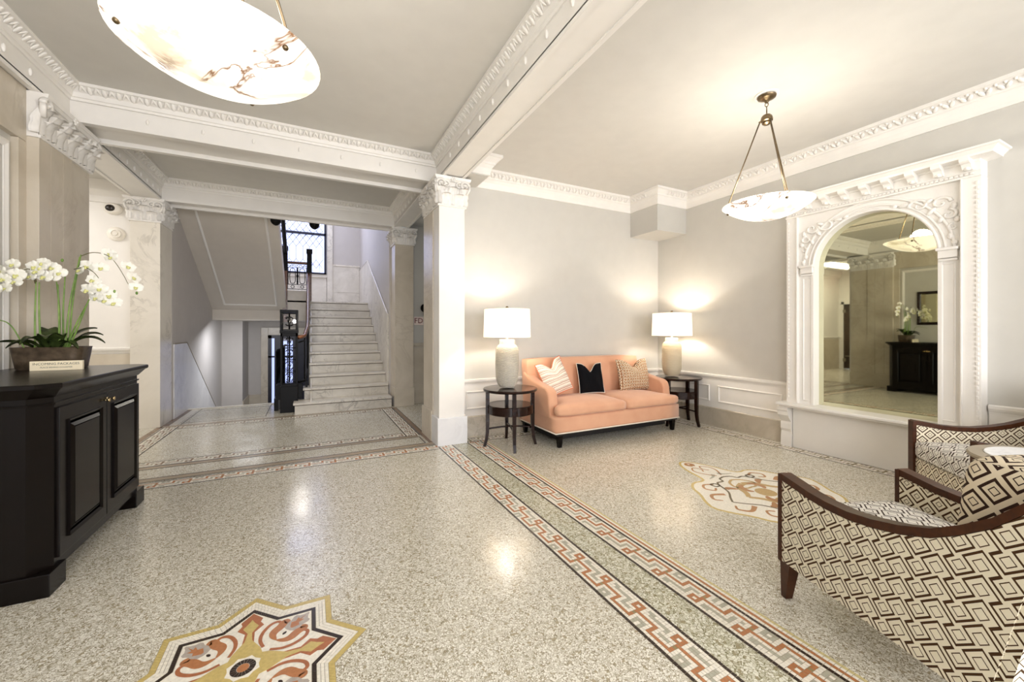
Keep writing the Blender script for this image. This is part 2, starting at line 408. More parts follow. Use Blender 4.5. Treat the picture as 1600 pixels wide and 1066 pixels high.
def basis(o,u,v,w):   # columns
    m=Matrix(((u[0],v[0],w[0],o[0]),(u[1],v[1],w[1],o[1]),(u[2],v[2],w[2],o[2]),(0,0,0,1))); return m
# ================================================================== SETTING
# ---- floor
floor=MB()
def fr(x0,x1,y0,y1,mi=0): floor.cur=mi; floor.box(x0,x1,y0,y1,-.15,0)
fr(-6.3,1.288,-3,7.7); fr(1.288,1.642,-3,4.45,1); fr(1.288,1.642,4.45,7.7); fr(1.642,5.2,-3,7.7)
fr(-1.85,-.5,7.7,8.35); fr(0,1.4,7.7,8.35); fr(-6.3,-1.85,7.7,8.35)
floor=struct(floor.build('floor',[M['terr'],M['terrP']]))
# mosaic borders: real tesserae, laid in rows on a grout bed
PAT=["WOOOWGWOW","WOWOWWWOW","WOOOOoOOW","WWWWOWWWW","WGGWOWGGG","WGGWOWGWG","WWGWOWGGG","WWGWOWWWW","WWGWOOOOW","WWGWWWWOW","WWGGGGWOW","WWWWWGWOW"]
def border(ox,oy,ux,uy,length,flip=False,sub={},left='K',right='K',extra=(),cu=.016,cv=.0196,name='mosaic_border',z=0.0):
    """strip starting at (ox,oy) running along v=(ux,uy); u grows to the left of travel"""
    ks=sorted(TC); idx={k:i for i,k in enumerate(ks)}
    mb=MB(); nx,ny=-uy,ux
    cols=[left]+['*']*9+[right]+list(extra)
    n=int(round(length/cv)); cv=length/n
    W=len(cols)*cu
    mb.cur=idx['S']; 
    def P(u,v,z): return (ox+ux*v+nx*u,oy+uy*v+ny*u,z)
    mb.cur=len(ks)
    mb.add([P(0,0,z+.0006),P(0,length,z+.0006),P(W,length,z+.0006),P(W,0,z+.0006)],[(3,2,1,0)])
    for j in range(n):
        row=PAT[j%12]; row=row[::-1] if flip else row
        for i,c in enumerate(cols):
            k=row[i-1] if c=='*' else c
            k=sub.get(k,k)
            if R.random()<.03 and k=='G': k='W'
            mb.cur=idx[k]; g=.0015
            u0=i*cu+g*R.uniform(.5,1.3); u1=(i+1)*cu-g*R.uniform(.5,1.3); v0=j*cv+g*R.uniform(.5,1.3); v1=(j+1)*cv-g*R.uniform(.5,1.3)
            h=z+.0016
            mb.add([P(u0,v0,h),P(u0,v1,h),P(u1,v1,h),P(u1,v0,h),P(u0-.0008,v0-.0008,z),P(u0-.0008,v1+.0008,z),P(u1+.0008,v1+.0008,z),P(u1+.0008,v0-.0008,z)],
                   [(3,2,1,0),(0,1,5,4),(1,2,6,5),(2,3,7,6),(3,0,4,7)])
    o=mb.build(name,[TCM[k] for k in ks]+[M['grout']],floor); stuff(o); return o
# hall: right border, far border
border(1.288,4.53,0,-1,7.2,flip=True)                    # u to left of travel = +x... travelling -y, left is +x
border(-1.70,4.33,1,0,2.99)
border(1.642+.0,4.45,0,-1,7.2,flip=False,extra='WOWY')
MUT={'O':'V','G':'S','o':'V'}; BR={'O':'B','o':'V'}
border(1.66,4.42,1,0,3.05,extra='W',sub=MUT)
border(4.70,4.40,0,-1,6.8,extra='WW',sub=MUT)
# passage bay
border(-1.60,5.03,1,0,2.66,sub=BR); border(1.06,6.95,0,-1,1.92,sub=BR); border(-1.60,6.78,1,0,2.66,cu=.0155,sub=BR); border(-1.78,6.95,0,-1,2.0,sub=BR)
# plain stone strips
def strip(x0,x1,y0,y1,m,name='stone_strip',z=.0012):
    return MB().box(x0,x1,y0,y1,-.004,z).build(name,m,floor)
for a in ((-1.72,1.288,4.545,4.625),(-1.72,1.198,4.945,5.02),(-1.82,1.25,6.96,7.05)): strip(*a,M['taupe'])
for a in ((1.243,1.297,4.63,6.98),(-1.86,-1.79,4.5,7.0)): strip(*a,M['brown'])
for a in ((-1.72,1.288,4.528,4.540),(-1.72,1.20,4.630,4.640),(1.198,1.210,4.64,4.94),(-1.72,1.198,4.932,4.942),(-1.72,1.2,5.021,5.030),(1.24,1.247,4.95,6.98),(1.298,1.306,5.1,7.0),(-1.60,-.6,7.15,7.16),(-1.60,-.6,8.1,8.11),(-1.62,-1.61,7.05,8.3),(-.62,-.61,7.2,8.3)): strip(*a,M['black'],'dark_stone_line',.0014)
strip(-1.74,-1.66,7.06,8.34,M['marW'],'marble_strip'); strip(-1.82,-1.745,7.06,8.34,M['brown'])
strip(-1.82,-.5,8.29,8.37,M['marW'],'marble_threshold',.012)

# eight-pointed star medallion in the hall floor
def poly_off(poly,d):
    n=len(poly); out=[]
    for i in range(n):
        a=Vector(poly[i-1]);b=Vector(poly[i]);c=Vector(poly[(i+1)%n])
        d1=(b-a).normalized();d2=(c-b).normalized();n1=Vector((-d1.y,d1.x));n2=Vector((-d2.y,d2.x));m=n1+n2; m=m/m.length_squared*2
        out.append((b.x+m.x*d,b.y+m.y*d))
    return out
def ring_tiles(mb,poly,d0,d1,rows,ts,z,h):
    n=len(poly)
    for r in range(rows):
        a=d0+(d1-d0)*r/rows; b=d0+(d1-d0)*(r+1)/rows
        A=poly_off(poly,a+.0010);B=poly_off(poly,b-.0010)
        for i in range(n):
            a0,a1,b0,b1=Vector(A[i]),Vector(A[(i+1)%n]),Vector(B[i]),Vector(B[(i+1)%n]); k=max(1,int((a1-a0).length/ts))
            for j in range(k):
                t0=j/k+.03*R.random()/k+.02/k; t1=(j+1)/k-.06/k
                q=[a0.lerp(a1,t0),a0.lerp(a1,t1),b0.lerp(b1,t1),b0.lerp(b1,t0)]
                mb.add([(p.x,p.y,h) for p in q]+[(p.x,p.y,z) for p in q],[(0,1,2,3),(4,5,1,0),(5,6,2,1),(6,7,3,2),(7,4,0,3)])
def smooth_poly(pts,it=2,closed=True):
    for _ in range(it):
        o=[];n=len(pts)
        for i in range(n):
            a=pts[i];b=pts[(i+1)%n]; o+= [(a[0]*.75+b[0]*.25,a[1]*.75+b[1]*.25),(a[0]*.25+b[0]*.75,a[1]*.25+b[1]*.75)]
        pts=o
    return pts
def ribbon(pts,w0,w1,w2=None,n=18):
    """tapered stroke along a Catmull-ish path -> polygon"""
    P=[Vector(p) for p in pts]
    C=[]
    for i in range(len(P)-1):
        p0=P[max(0,i-1)];p1=P[i];p2=P[i+1];p3=P[min(len(P)-1,i+2)]
        for k in range(6):
            t=k/6; C.append(.5*((2*p1)+(p2-p0)*t+(2*p0-5*p1+4*p2-p3)*t*t+(3*p1-p0-3*p2+p3)*t**3))
    C.append(P[-1]); L=[];Q=[];m=len(C)
    for i,c in enumerate(C):
        d=(C[min(m-1,i+1)]-C[max(0,i-1)]).normalized(); nrm=Vector((-d.y,d.x)); t=i/(m-1)
        w=(w0*(1-t)+w1*t) if w2 is None else (w0*(1-t)**2+2*w2*t*(1-t)*2+w1*t*t)
        L.append(c+nrm*w/2);Q.append(c-nrm*w/2)
    return L,Q
def stroke(mb,pts,w0,w1,w2,z,h):
    L,Q=ribbon(pts,w0,w1,w2); n=len(L)
    vs=[(p.x,p.y,h) for p in L]+[(p.x,p.y,h) for p in Q]
    mb.add(vs,[(n+i,n+i+1,i+1,i) for i in range(n-1)])
star_c=(-.236,1.875); RS=.458
def star_poly(Rr,rot=0):
    r=Rr*math.cos(PI/4)/math.cos(PI/8); return [((Rr if k%2==0 else r)*math.cos(rot+k*PI/8),(Rr if k%2==0 else r)*math.sin(rot+k*PI/8)) for k in range(16)]
SP=star_poly(RS)
Ms=T(star_c[0],star_c[1],0)
med=thing('floor_medallion','eight-pointed star mosaic medallion in the hall floor near the dark console','mosaic',(star_c[0],star_c[1],0))
med['kind']='structure'
mb=MB(); mb.prism(poly_off(SP,-.001),-.003,.0006); mb.build('grout_bed',M['grout'],med)
mb=MB(); ring_tiles(mb,SP,0,.024,1,.014,0,.0016); stuff(mb.build('tan_border',TCM['T'],med))
mb=MB(); ring_tiles(mb,SP,.024,.066,3,.019,0,.0017); stuff(mb.build('white_border',TCM['W'],med))
mb=MB(); ring_tiles(mb,SP,.066,.083,1,.011,0,.0018); stuff(mb.build('black_border',TCM['K'],med))
mb=MB(); inner=poly_off(SP,.084); mb.prism(inner,-.002,.0012); mb.build('white_field',TCM['W'],med)
def rosett(mb,fn,n,off=0):
    for k in range(n):
        a=2*PI*k/n+off; c,s=math.cos(a),math.sin(a)
        mb.M=Matrix(((c,-s,0,0),(s,c,0,0),(0,0,1,k*3e-5),(0,0,0,1))); fn(mb)
    mb.M=None
# four arms of tan ground reaching the points at 0,90.. with terracotta edges; scroll leaves in between
def arm(mb,w): 
    pts=[(0,-.02),(.06,-.035),(.13,-.022),(.20,-.018),(.235,-.05),(.262,-.035),(.285,-.042),(.335,0)]
    poly=pts+[(x,-y) for x,y in pts[::-1][1:]]
    return poly
def scaled(poly,d): return poly_off(poly,d)
m=MB(); rosett(m,lambda q:q.prism(arm(q,0),0,.0016),4,PI/2-.0); m.build('terracotta_inlay',TCM['R'],med)
pts=[(0,-.075),(.09,-.05),(.15,-.014),(.20,-.008),(.238,-.03),(.262,-.014),(.29,0)]
m=MB(); rosett(m,lambda q:q.prism(pts+[(x,-y) for x,y in pts[::-1][1:]],0,.0019),4); m.build('tan_ground',TCM['T'],med)
def sc1(q):
    for sgn in (1,-1):
        F_=lambda L:[(x,y*sgn) for x,y in L]
        stroke(q,F_([(.085,.06),(.13,.045),(.175,.05),(.215,.075),(.225,.105),(.205,.12),(.188,.108)]),.012,.010,.010,0,.0021)
m=MB(); rosett(m,sc1,4); m.build('scroll_outline',TCM['R'],med)
def sc2(q):
    for sgn in (1,-1):
        F_=lambda L:[(x,y*sgn) for x,y in L]
        stroke(q,F_([(.10,.085),(.14,.066),(.18,.075),(.20,.095),(.198,.112)]),.016,.012,.014,0,.00205)
m=MB(); rosett(m,sc2,4); m.build('scroll_white',TCM['W'],med)
def sc3(q):
    for sgn in (1,-1):
        F_=lambda L:[(x,y*sgn) for x,y in L]
        stroke(q,F_([(.105,.105),(.135,.092),(.16,.095),(.185,.118),(.212,.135),(.20,.15)]),.004,.016,.034,0,.0022)
m=MB(); rosett(m,sc3,4); m.build('terracotta_leaf',TCM['O'],med)
def sc4(q): q.prism(smooth_poly([(.21,-.02),(.235,-.055),(.25,-.03),(.29,-.045),(.30,-.015),(.335,0),(.30,.015),(.29,.045),(.25,.03),(.235,.055),(.21,.02)],1),0,.0018)
m=MB(); rosett(m,sc4,4,PI/4); m.build('slate_petal',TCM['S'],med)
def sc5(q):
    q.prism([(.225,-.005),(.25,-.02),(.262,-.006),(.285,-.014),(.28,0),(.31,0),(.28,.006),(.285,.02),(.262,.012),(.25,.024),(.225,.005)],0,.0022)
m=MB(); rosett(m,sc5,4,PI/4); m.build('tulip',TCM['O'],med)
m=MB(); rosett(m,lambda q:q.prism(smooth_poly([(.178,0),(.19,-.008),(.205,0),(.19,.008)],2),0,.0023),4,PI/4); m.build('dark_drop',TCM['K'],med)
m=MB(); m.prism([(.062*math.cos(a)*(1 if k%2 else .85),.062*math.sin(a)*(1 if k%2 else .85)) for k,a in ((k,PI*k/8) for k in range(16))],0,.0022); m.build('rosette_ground',TCM['W'],med)
m=MB()
rosett(m,lambda q:q.add([(.022,-.0035,.0026),(.043,-.0072,.0026),(.043,.0072,.0026),(.022,.0035,.0026)],[(0,1,2,3)]),18); stuff(m.build('rosette_black',TCM['K'],med))
m=MB(); m.lathe([(.0001,.0027),(.021,.0027),(.021,0)],seg=20); m.build('rosette_centre',TCM['O'],med)

# cartouche medallion in the parlour floor
pm=thing('floor_medallion','lobed scrollwork mosaic cartouche in the parlour floor by the armchair','mosaic',(3.32,1.98,0))
pm['kind']='structure'
def lob(sc):
    # long axis along y, pointed lobes at both ends, round shoulders
    half=[(0,.86),(.10,.78),(.17,.62),(.20,.47),(.24,.40),(.36,.42),(.47,.34),(.52,.22),(.60,.12),(.66,0)]
    p=[(x,y) for x,y in half]+[(x,-y) for x,y in half[::-1][1:]]
    p=p+[(-x,y) for x,y in p[::-1][1:-1]]
    return [(x*sc,y*sc) for x,y in p][::-1]
LB=lob(1.0); LB=smooth_poly(LB,1)
m=MB(); m.prism(LB,-.003,.0006); m.build('tan_border',TCM['T'],pm)
m=MB(); m.prism(poly_off(LB,.022),-.002,.0013); m.build('white_field',TCM['W'],pm)
def sym(mb,fn):
    for sx in (1,-1):
        for sy in (1,-1): fn(mb,sx,sy)
def st(mb,sx,sy,L,a,b,c=None,h=.002): stroke(mb,[(x*sx,y*sy) for x,y in L],a*1.9,b*1.7,(c*1.5 if c else None),0,h+.00006*(sx>0)+.0001*(sy>0))
m=MB(); sym(m,lambda q,sx,sy:(st(q,sx,sy,[(.0,.20),(.10,.16),(.16,.06),(.22,0)],.03,.02),st(q,sx,sy,[(0,.30),(.08,.26),(.12,.18),(.06,.12),(0,.12)],.012,.012)))
m.prism([(.08*math.cos(k*PI/10),.08*math.sin(k*PI/10)) for k in range(20)],0,.0019); m.build('tan_ground',TCM['D'],pm)
m=MB(); sym(m,lambda q,sx,sy:(st(q,sx,sy,[(.03,.42),(.10,.52),(.11,.60),(.05,.66),(.01,.60),(.04,.55)],.008,.008),st(q,sx,sy,[(.24,.30),(.32,.33),(.38,.27),(.34,.21),(.29,.24)],.012,.010),st(q,sx,sy,[(.34,.12),(.44,.16),(.50,.10),(.46,.05)],.02,.008)))
m.build('terracotta_scroll',TCM['C'],pm)
m=MB(); sym(m,lambda q,sx,sy:(st(q,sx,sy,[(0,.38),(.07,.36),(.10,.31),(.17,.31),(.21,.26)],.010,.010),st(q,sx,sy,[(.21,.31),(.26,.31),(.26,.26),(.21,.26),(.21,.31)],.010,.010),st(q,sx,sy,[(.21,.26),(.27,.14),(.36,.06),(.42,0)],.009,.009)))
m.build('moss_strapwork',M['straps'],pm)
m=MB(); sym(m,lambda q,sx,sy:(st(q,sx,sy,[(.0,.70),(.03,.74),(0,.79)],.02,.004,.02),st(q,sx,sy,[(.07,.05),(.10,.09),(.08,.16),(.03,.18)],.006,.006,.03,.0022),st(q,sx,sy,[(.14,.14),(.20,.19),(.23,.17)],.006,.006,.03)))
m.build('rust_leaf',TCM['C'],pm)
m=MB(); sym(m,lambda q,sx,sy:(st(q,sx,sy,[(.03,.46),(.08,.42),(.15,.40)],.018,.006),))
m.build('grey_leaf',TCM['G'],pm)

# ---- ceilings
ceil=MB().box(-2.1,1.45,-3,4.9,3.38,3.5).box(-2.2,1.6,4.9,7.2,3.38,3.5).box(1.45,5.2,-3,4.9,3.33,3.5).box(-6.3,-2.1,5.0,7.4,3.30,3.5).box(1.52,5.2,4.9,7.4,3.2,3.5).box(-2.0,1.45,7.2,12.4,5.2,5.3).build('ceiling',M['ceil'])
struct(ceil)
# ---- beams
SOF=[]
def beam(name,x0,x1,y0,y1,z0,z1,axis,side='both'):
    mb=MB().box(x0,x1,y0,y1,z0+.03,z1)
    e=.055
    if axis=='x': mb.box(x0,x1,y0-.012,y0+e,z0,z0+.05); mb.box(x0,x1,y1-e,y1+.0,z0-.012,z0+.035)
    else: mb.box(x0-.0,x0+e*.6,y0,y1,z0,z0+.04); mb.box(x1-e*.6,x1,y0,y1,z0,z0+.04); mb.box(x0+e*.6,x1-e*.6,y0,y1,z0+.012,z0+.035)
    o=struct(mb.build(name,M['trim'])); return o
b1=beam('trim_1',-2.0,1.36,4.66,5.10,3.08,3.39,'x'); b2=beam('trim_2',1.34,1.60,-3,5.10,3.08,3.4,'y')
b3=beam('trim_3',-2.0,1.40,6.98,7.30,3.08,3.6,'x'); b4=beam('trim_4',1.27,1.52,5.10,6.98,3.08,3.4,'y'); b5=beam('trim_5',-2.12,-1.80,5.10,6.98,3.08,3.4,'y')
b6=beam('trim_6',-2.1,-1.80,-3,4.66,3.08,3.4,'y')
# small bosses along the beam faces
def bosses(parent,pts,nrm,r=.014):
    mb=MB()
    for p in pts:
        mb.ell(p,(r if abs(nrm[0])<.5 else r*.8, r if abs(nrm[1])<.5 else r*.8, r*2.1),8,5)
    o=mb.build('plaster_boss',M['orn'],parent,smooth=True); stuff(o)
bosses(b2,[(1.335,y*.28-2.6,3.20) for y in range(25)],(1,0,0)); bosses(b5,[(-1.795,5.22+i*.2,3.17) for i in range(9)],(1,0,0)); bosses(b4,[(1.265,5.22+i*.2,3.17) for i in range(9)],(1,0,0))
bosses(b6,[(-1.795,-2.6+.28*i,3.18) for i in range(25)],(1,0,0)); bosses(b1,[(-1.3+i*.4,4.655,3.18) for i in range(7)],(0,1,0),.012)
# ---- crown mouldings
def ornament_row(mb,path,closed,off,z,step,kind):
    n=len(path)
    for i in range(n if closed else n-1):
        a=Vector(path[i]);b=Vector(path[(i+1)%n]); L=(b-a).length; d=(b-a)/L; nn=Vector((-d.y,d.x)); k=int((L-2*off)/step)
        if k<1: continue
        s0=(L-(k-1)*step)/2
        for j in range(k):
            p=a+d*(s0+j*step)+nn*off
            m=basis((p.x,p.y,z),(d.x,d.y,0),(nn.x*.36,nn.y*.36,-.36),(nn.x*.7,nn.y*.7,.7))
            if kind==0: # egg and leaf
                if j%2: mb.ell((0,0,0),(step*.42,.016,.034),6,4,m)
                else:
                    mb.ell((-.012,.0,.008),(.011,.012,.036),5,3,m@RY(.4)); mb.ell((.012,.0,.008),(.011,.012,.036),5,3,m@RY(-.4))
            else:
                mb.ell((0,0,-.01),(step*.34,.014,.030),6,4,m@RY(.5 if j%2 else -.5)); mb.ell((step*.35,0,.022),(.014,.012,.014),5,3,m)
def crown(name,path,prof,orn,closed=True):
    o=struct(MB().sweep(path,prof,closed).build(name,M['trim']))
    mb=MB()
    for off,z,step,kind in orn: ornament_row(mb,path,closed,off,z,step,kind)
    q=mb.build('leaf_ornament',M['orn'],o,smooth=True); stuff(q); return o
PA=[(0,3.255),(.012,3.255),(.016,3.275),(.026,3.28),(.034,3.315),(.075,3.352),(.092,3.356),(.092,3.38),(0,3.38)]
crown('trim_7',[(-1.80,-2.95),(1.34,-2.95),(1.34,4.655),(-1.80,4.655)],PA,[(.058,3.332,.046,0)])
crown('trim_8',[(-1.80,5.10),(1.27,5.10),(1.27,6.98),(-1.80,6.98)],PA,[(.058,3.332,.046,0)])
PB=[(0,3.12),(.014,3.12),(.018,3.15),(.028,3.19),(.05,3.225),(.062,3.232),(.066,3.25),(.112,3.295),(.128,3.30),(.128,3.33),(0,3.33)]
crown('trim_9',[(1.60,-2.95),(5.0,-2.95),(5.0,4.15),(4.415,4.15),(4.415,4.69),(1.85,4.69),(1.85,4.27),(1.60,4.27)],PB,[(.094,3.268,.052,1)])
# ceiling ornament on the face above the far beam etc. dropped boxes in the parlour corners
struct(MB().box(4.415,5.02,4.15,4.72,2.75,3.33).build('trim_10',M['wall']))
struct(MB().box(1.60,1.85,4.27,4.72,3.11,3.33).build('trim_11',M['wall']))
# ---- walls
wr=struct(MB().box(5.0,5.2,-3,1.36,0,3.4).box(5.0,5.2,2.47,4.69,0,3.4).box(5.0,5.2,1.36,2.47,0,.47).box(5.0,5.2,1.36,2.47,2.58,3.4).box(5.12,5.2,1.36,2.47,.47,2.58).build('wall_right',M['wall']))
wf=struct(MB().box(1.60,5.2,4.69,4.95,0,3.4).build('wall_front',M['wall']))
# unseen wall behind the camera; its two glowing windows are added for fill
wb=struct(MB().box(-2.1,5.2,-3.2,-3.0,0,3.4).build('wall_back',M['wall']))
RAIL=[(0,.635),(.010,.635),(.014,.655),(.022,.66),(.034,.682),(.036,.704),(.014,.712),(0,.712)]
def rail(name,path,z=0,par=None,m='white'): return MB().sweep(path,[(o,q+z) for o,q in RAIL]).build(name,M[m],par)
def frame(mb,Mx,w,h,t=.024,d=.014):
    p=[(0,0),(w,0),(w,h),(0,h)]
    mb.sweep(p,[(0,0),(0,d*.6),(t*.4,d),(t*.8,d*.5),(t,d*.35),(t,0)],True,Mx)
def wainscot(parent,Mx,L,z0,z1): pass
# right wall wainscot (X=5, normal -x): local u = -y, v = z
def WR(y): return basis((5.0,y,0),(0,-1,0),(0,0,1),(-1,0,0))
def WF(x,Y=4.69): return basis((x,Y,0),(1,0,0),(0,0,1),(0,-1,0))
for nm,pa in (('chair_rail',[(5.0,2.665),(5.0,4.69),(1.64,4.69)]),('chair_rail',[(5.0,-3.0),(5.0,1.17)])): rail(nm,pa,0,wr)
# white dado below the rail
MB().box(4.992,5.001,2.665,4.69,.25,.64).box(4.992,5.001,-3,1.17,.25,.64).build('dado',M['white'],wr)
MB().box(1.62,4.995,4.682,4.691,.25,.64).build('dado',M['white'],wf)
for y0,y1 in ((4.55,3.75),(3.62,2.78),(1.08,.1)):
    mb=MB(); frame(mb,basis((4.992,y0,.335),(0,-1,0),(0,0,1),(-1,0,0)),y0-y1,.225); mb.build('panel_moulding',M['white'],wr)
for x0,x1 in ((1.72,2.42),(2.54,3.44),(3.56,4.46)):
    mb=MB(); frame(mb,basis((x0,4.682,.335),(1,0,0),(0,0,1),(0,-1,0)),x1-x0,.225); mb.build('panel_moulding',M['white'],wf)
bb=MB()
struct(MB().sweep([(5.0,2.665),(5.0,4.69),(1.64,4.69)],[(0,0),(.022,0),(.022,.24),(.014,.25),(0,.25)]).build('baseboard_right',M['marBase']))
struct(MB().sweep([(5.0,-3),(5.0,1.17)],[(0,0),(.022,0),(.022,.24),(.014,.25),(0,.25)]).build('baseboard_front',M['marBase']))
for n_,(x0,x1) in ((2,(-1.7,1.1)),(3,(1.95,4.65))):
    w0=root_struct('window_%d'%n_)
    MB().box(x0,x1,-2.99,-2.97,.35,3.05).build('pane',M['pane'],w0)  # glowing pane added behind the fill light
    q=MB()
    for a in ((x0-.08,x0,.27,3.12),(x1,x1+.08,.27,3.12),((x0+x1)/2-.04,(x0+x1)/2+.04,.35,3.05),(x0,x1,.27,.35),(x0,x1,3.05,3.12)): q.box(a[0],a[1],-3.0,-2.93,a[2],a[3])
    q.build('window_frame',M['white'],w0)
w0=root_struct('window_4'); MB().box(-1.4,.8,9.4,11.8,5.18,5.19).build('pane',M['pane'],w0); MB().sweep([(-1.45,9.35),(.85,9.35),(.85,11.85),(-1.45,11.85)],[(0,5.1),(0,5.2),(.06,5.2),(.06,5.1)],True).build('skylight_frame',M['white'],w0)  # glowing skylight pane and frame added above the stair fill
# left wall: marble slabs round a painted field
wl=struct(MB().box(-2.15,-1.945,-3,4.7,0,3.12).build('wall_left',M['grout']))
def slab(par,x0,x1,y0,y1,z0,z1,m,name='marble_slab',b=.0025): return MB().box(x0,x1,y0,y1,z0,z1,b=b).build(name,m,par)
slab(wl,-1.95,-1.85,-3,.6,2.70,3.09,M['marB']); slab(wl,-1.95,-1.85,.603,2.6,2.70,3.09,M['marB']); slab(wl,-1.95,-1.85,2.603,4.2,2.70,3.09,M['marB'])
slab(wl,-1.95,-1.85,4.11,4.2,.25,2.697,M['marB']); MB().box(-1.95,-1.89,-3,4.11,.25,2.7).build('painted_panel',M['wall'],wl)
mb=MB(); frame(mb,basis((-1.89,-.5,.95),(0,1,0),(0,0,1),(1,0,0)),4.58,1.70,.05,.016); mb.build('panel_moulding',M['white'],wl)
slab(wl,-1.95,-1.85,-3,4.2,0,.25,M['marBase'])
# ---- side hall on the left, right hall
ws=MB().box(-6.3,-2.13,7.2,7.35,0,3.4).box(-6.4,-6.2,5.0,6.10,0,3.4).box(-6.4,-6.2,7.05,7.3,0,3.4).box(-6.4,-6.2,6.1,7.05,2.2,3.4).box(-6.4,-2.0,4.95,5.10,0,3.4).build('wall_side',M['white']); struct(ws)
MB().sweep([(-2.13,7.2),(-6.2,7.2),(-6.2,5.1)],[(o,z+.375) for o,z in RAIL]).build('chair_rail',M['white'],ws)
MB().sweep([(-2.13,7.2),(-6.2,7.2)],[(0,3.02),(.02,3.02),(.03,3.1),(.09,3.17),(.10,3.3),(0,3.3)]).build('crown_moulding',M['trim'],ws)
for a,b in ((-2.135,-3.4),(-3.403,-4.7),(-4.703,-6.19)): slab(ws,b,a,7.185,7.202,.0,1.0,M['marB'])
struct(MB().box(1.55,5.2,7.25,7.4,0,3.3).build('wall_hall',M['wall']))
wh=bpy.data.objects['wall_hall']
MB().sweep([(5.2,7.25),(1.6,7.25)],[(o,z+.375) for o,z in RAIL]).build('chair_rail',M['marB'],wh); slab(wh,1.6,3.2,7.235,7.252,.0,1.0,M['marB']); slab(wh,3.203,5.2,7.235,7.252,.0,1.0,M['marB'])
slab(wh,1.6,5.2,7.21,7.24,.0,.36,M['marB'])
# door at the end of the side hall
dr=root_struct('door_1')
MB().box(-6.19,-6.13,6.12,7.03,.02,2.18,b=.004).build('door_leaf',M['darkdoor'],dr)
MB().box(-6.2,-6.16,6.04,6.12,0,2.26).box(-6.2,-6.16,7.03,7.11,0,2.26).box(-6.2,-6.16,6.04,7.11,2.18,2.26).build('door_frame',M['white'],dr)
MB().box(-6.13,-6.105,6.96,7.04,.25,.36).box(-6.13,-6.105,6.96,7.04,1.9,2.0).build('hinge',M['steel'],dr)
MB().box(-6.13,-6.08,6.16,6.96,.42,.45).build('push_bar',M['steel'],dr)

# ---- stair hall
st=struct(MB().box(-2.0,-1.82,7.5,12.4,-1.5,5.3).build('wall_stair_left',M['stairwall'])); struct(MB().box(-1.98,1.5,12.2,12.4,-1.5,5.3).build('wall_stair_back',M['stairwall']))
struct(MB().box(1.27,1.45,7.45,12.3,-.0,5.3).build('wall_stair_right',M['stairwall'])); MB().box(0.0,.05,7.7,12.2,-1.5,-.001).build('wall_under_stair',M['stairwall'],st)
MB().box(-2.0,1.5,7.32,7.42,3.5,5.3).build('wall_above_beam',M['stairwall'],st)
struct(MB().box(-1.85,.1,8.3,12.3,-1.6,-1.45).build('trim_12',M['marS']))
# wainscot on right stair wall: slabs following the slope
def wx(y): return 1.60+(y-7.5)*.487
for y0,y1 in ((7.5,8.3),(8.3,9.2),(9.2,10.4)):
    MB().prism([(y0+.002,.0),(y1-.002,.0),(y1-.002,wx(y1)),(y0+.002,wx(y0))],0,.018,basis((1.27,0,0),(0,1,0),(0,0,1),(-1,0,0))).build('marble_slab',M['marS'],st)
MB().box(1.252,1.27,10.402,12.2,1.9,wx(10.4)).build('marble_slab',M['marS'],st)
MB().add([],[]).tube([(1.255,7.5,wx(7.5)+.01),(1.255,10.4,wx(10.4)+.01),(1.255,12.2,wx(10.4)+.01)],.012,6).build('cap_moulding',M['marW'],st)
# left lower wall
def wy(y): return 1.11 if y<8.25 else 1.11-(y-8.25)*.645
for y0,y1 in ((7.56,8.25),(8.25,8.9),(8.9,9.6),(9.6,11.9)):
    MB().prism([(y0+.002,-1.45),(y1-.002,-1.45),(y1-.002,wy(y1)),(y0+.002,wy(y0))],0,.016,basis((-1.82,0,0),(0,-1,0),(0,0,1),(1,0,0))@Matrix.Scale(-1,4,(1,0,0))).build('marble_slab',M['marBlue'],st)
MB().tube([(-1.806,7.56,1.115),(-1.806,8.25,1.115),(-1.806,11.9,wy(11.9)+.005)],.008,6).build('cap_moulding',M['grout'],st)
MB().box(-1.82,-1.42,11.2,12.2,-1.45,1.53).build('wall_pier',M['stairwall'],st)
MB().box(-1.42,-1.14,12.16,12.2,-1.45,-.35).box(-1.42,-1.40,11.2,12.2,-1.45,-.35).build('marble_slab',M['marB'],st)
# back wall wainscot + window surround
for a in ((.55,1.25,2.0,2.36),(.55,1.25,2.365,3.10),(-1.8,.4,2.0,2.80)): MB().box(a[0],a[1],12.175,12.2,a[2],a[3],b=.002).build('marble_slab',M['marS'],st)
MB().box(.41,.55,12.14,12.2,2.0,5.0,b=.006).box(-1.75,.41,12.14,12.2,2.76,2.84).build('window_surround',M['marS'],st)
MB().box(.54,1.26,12.16,12.2,3.10,3.14).build('cap_moulding',M['marW'],st)
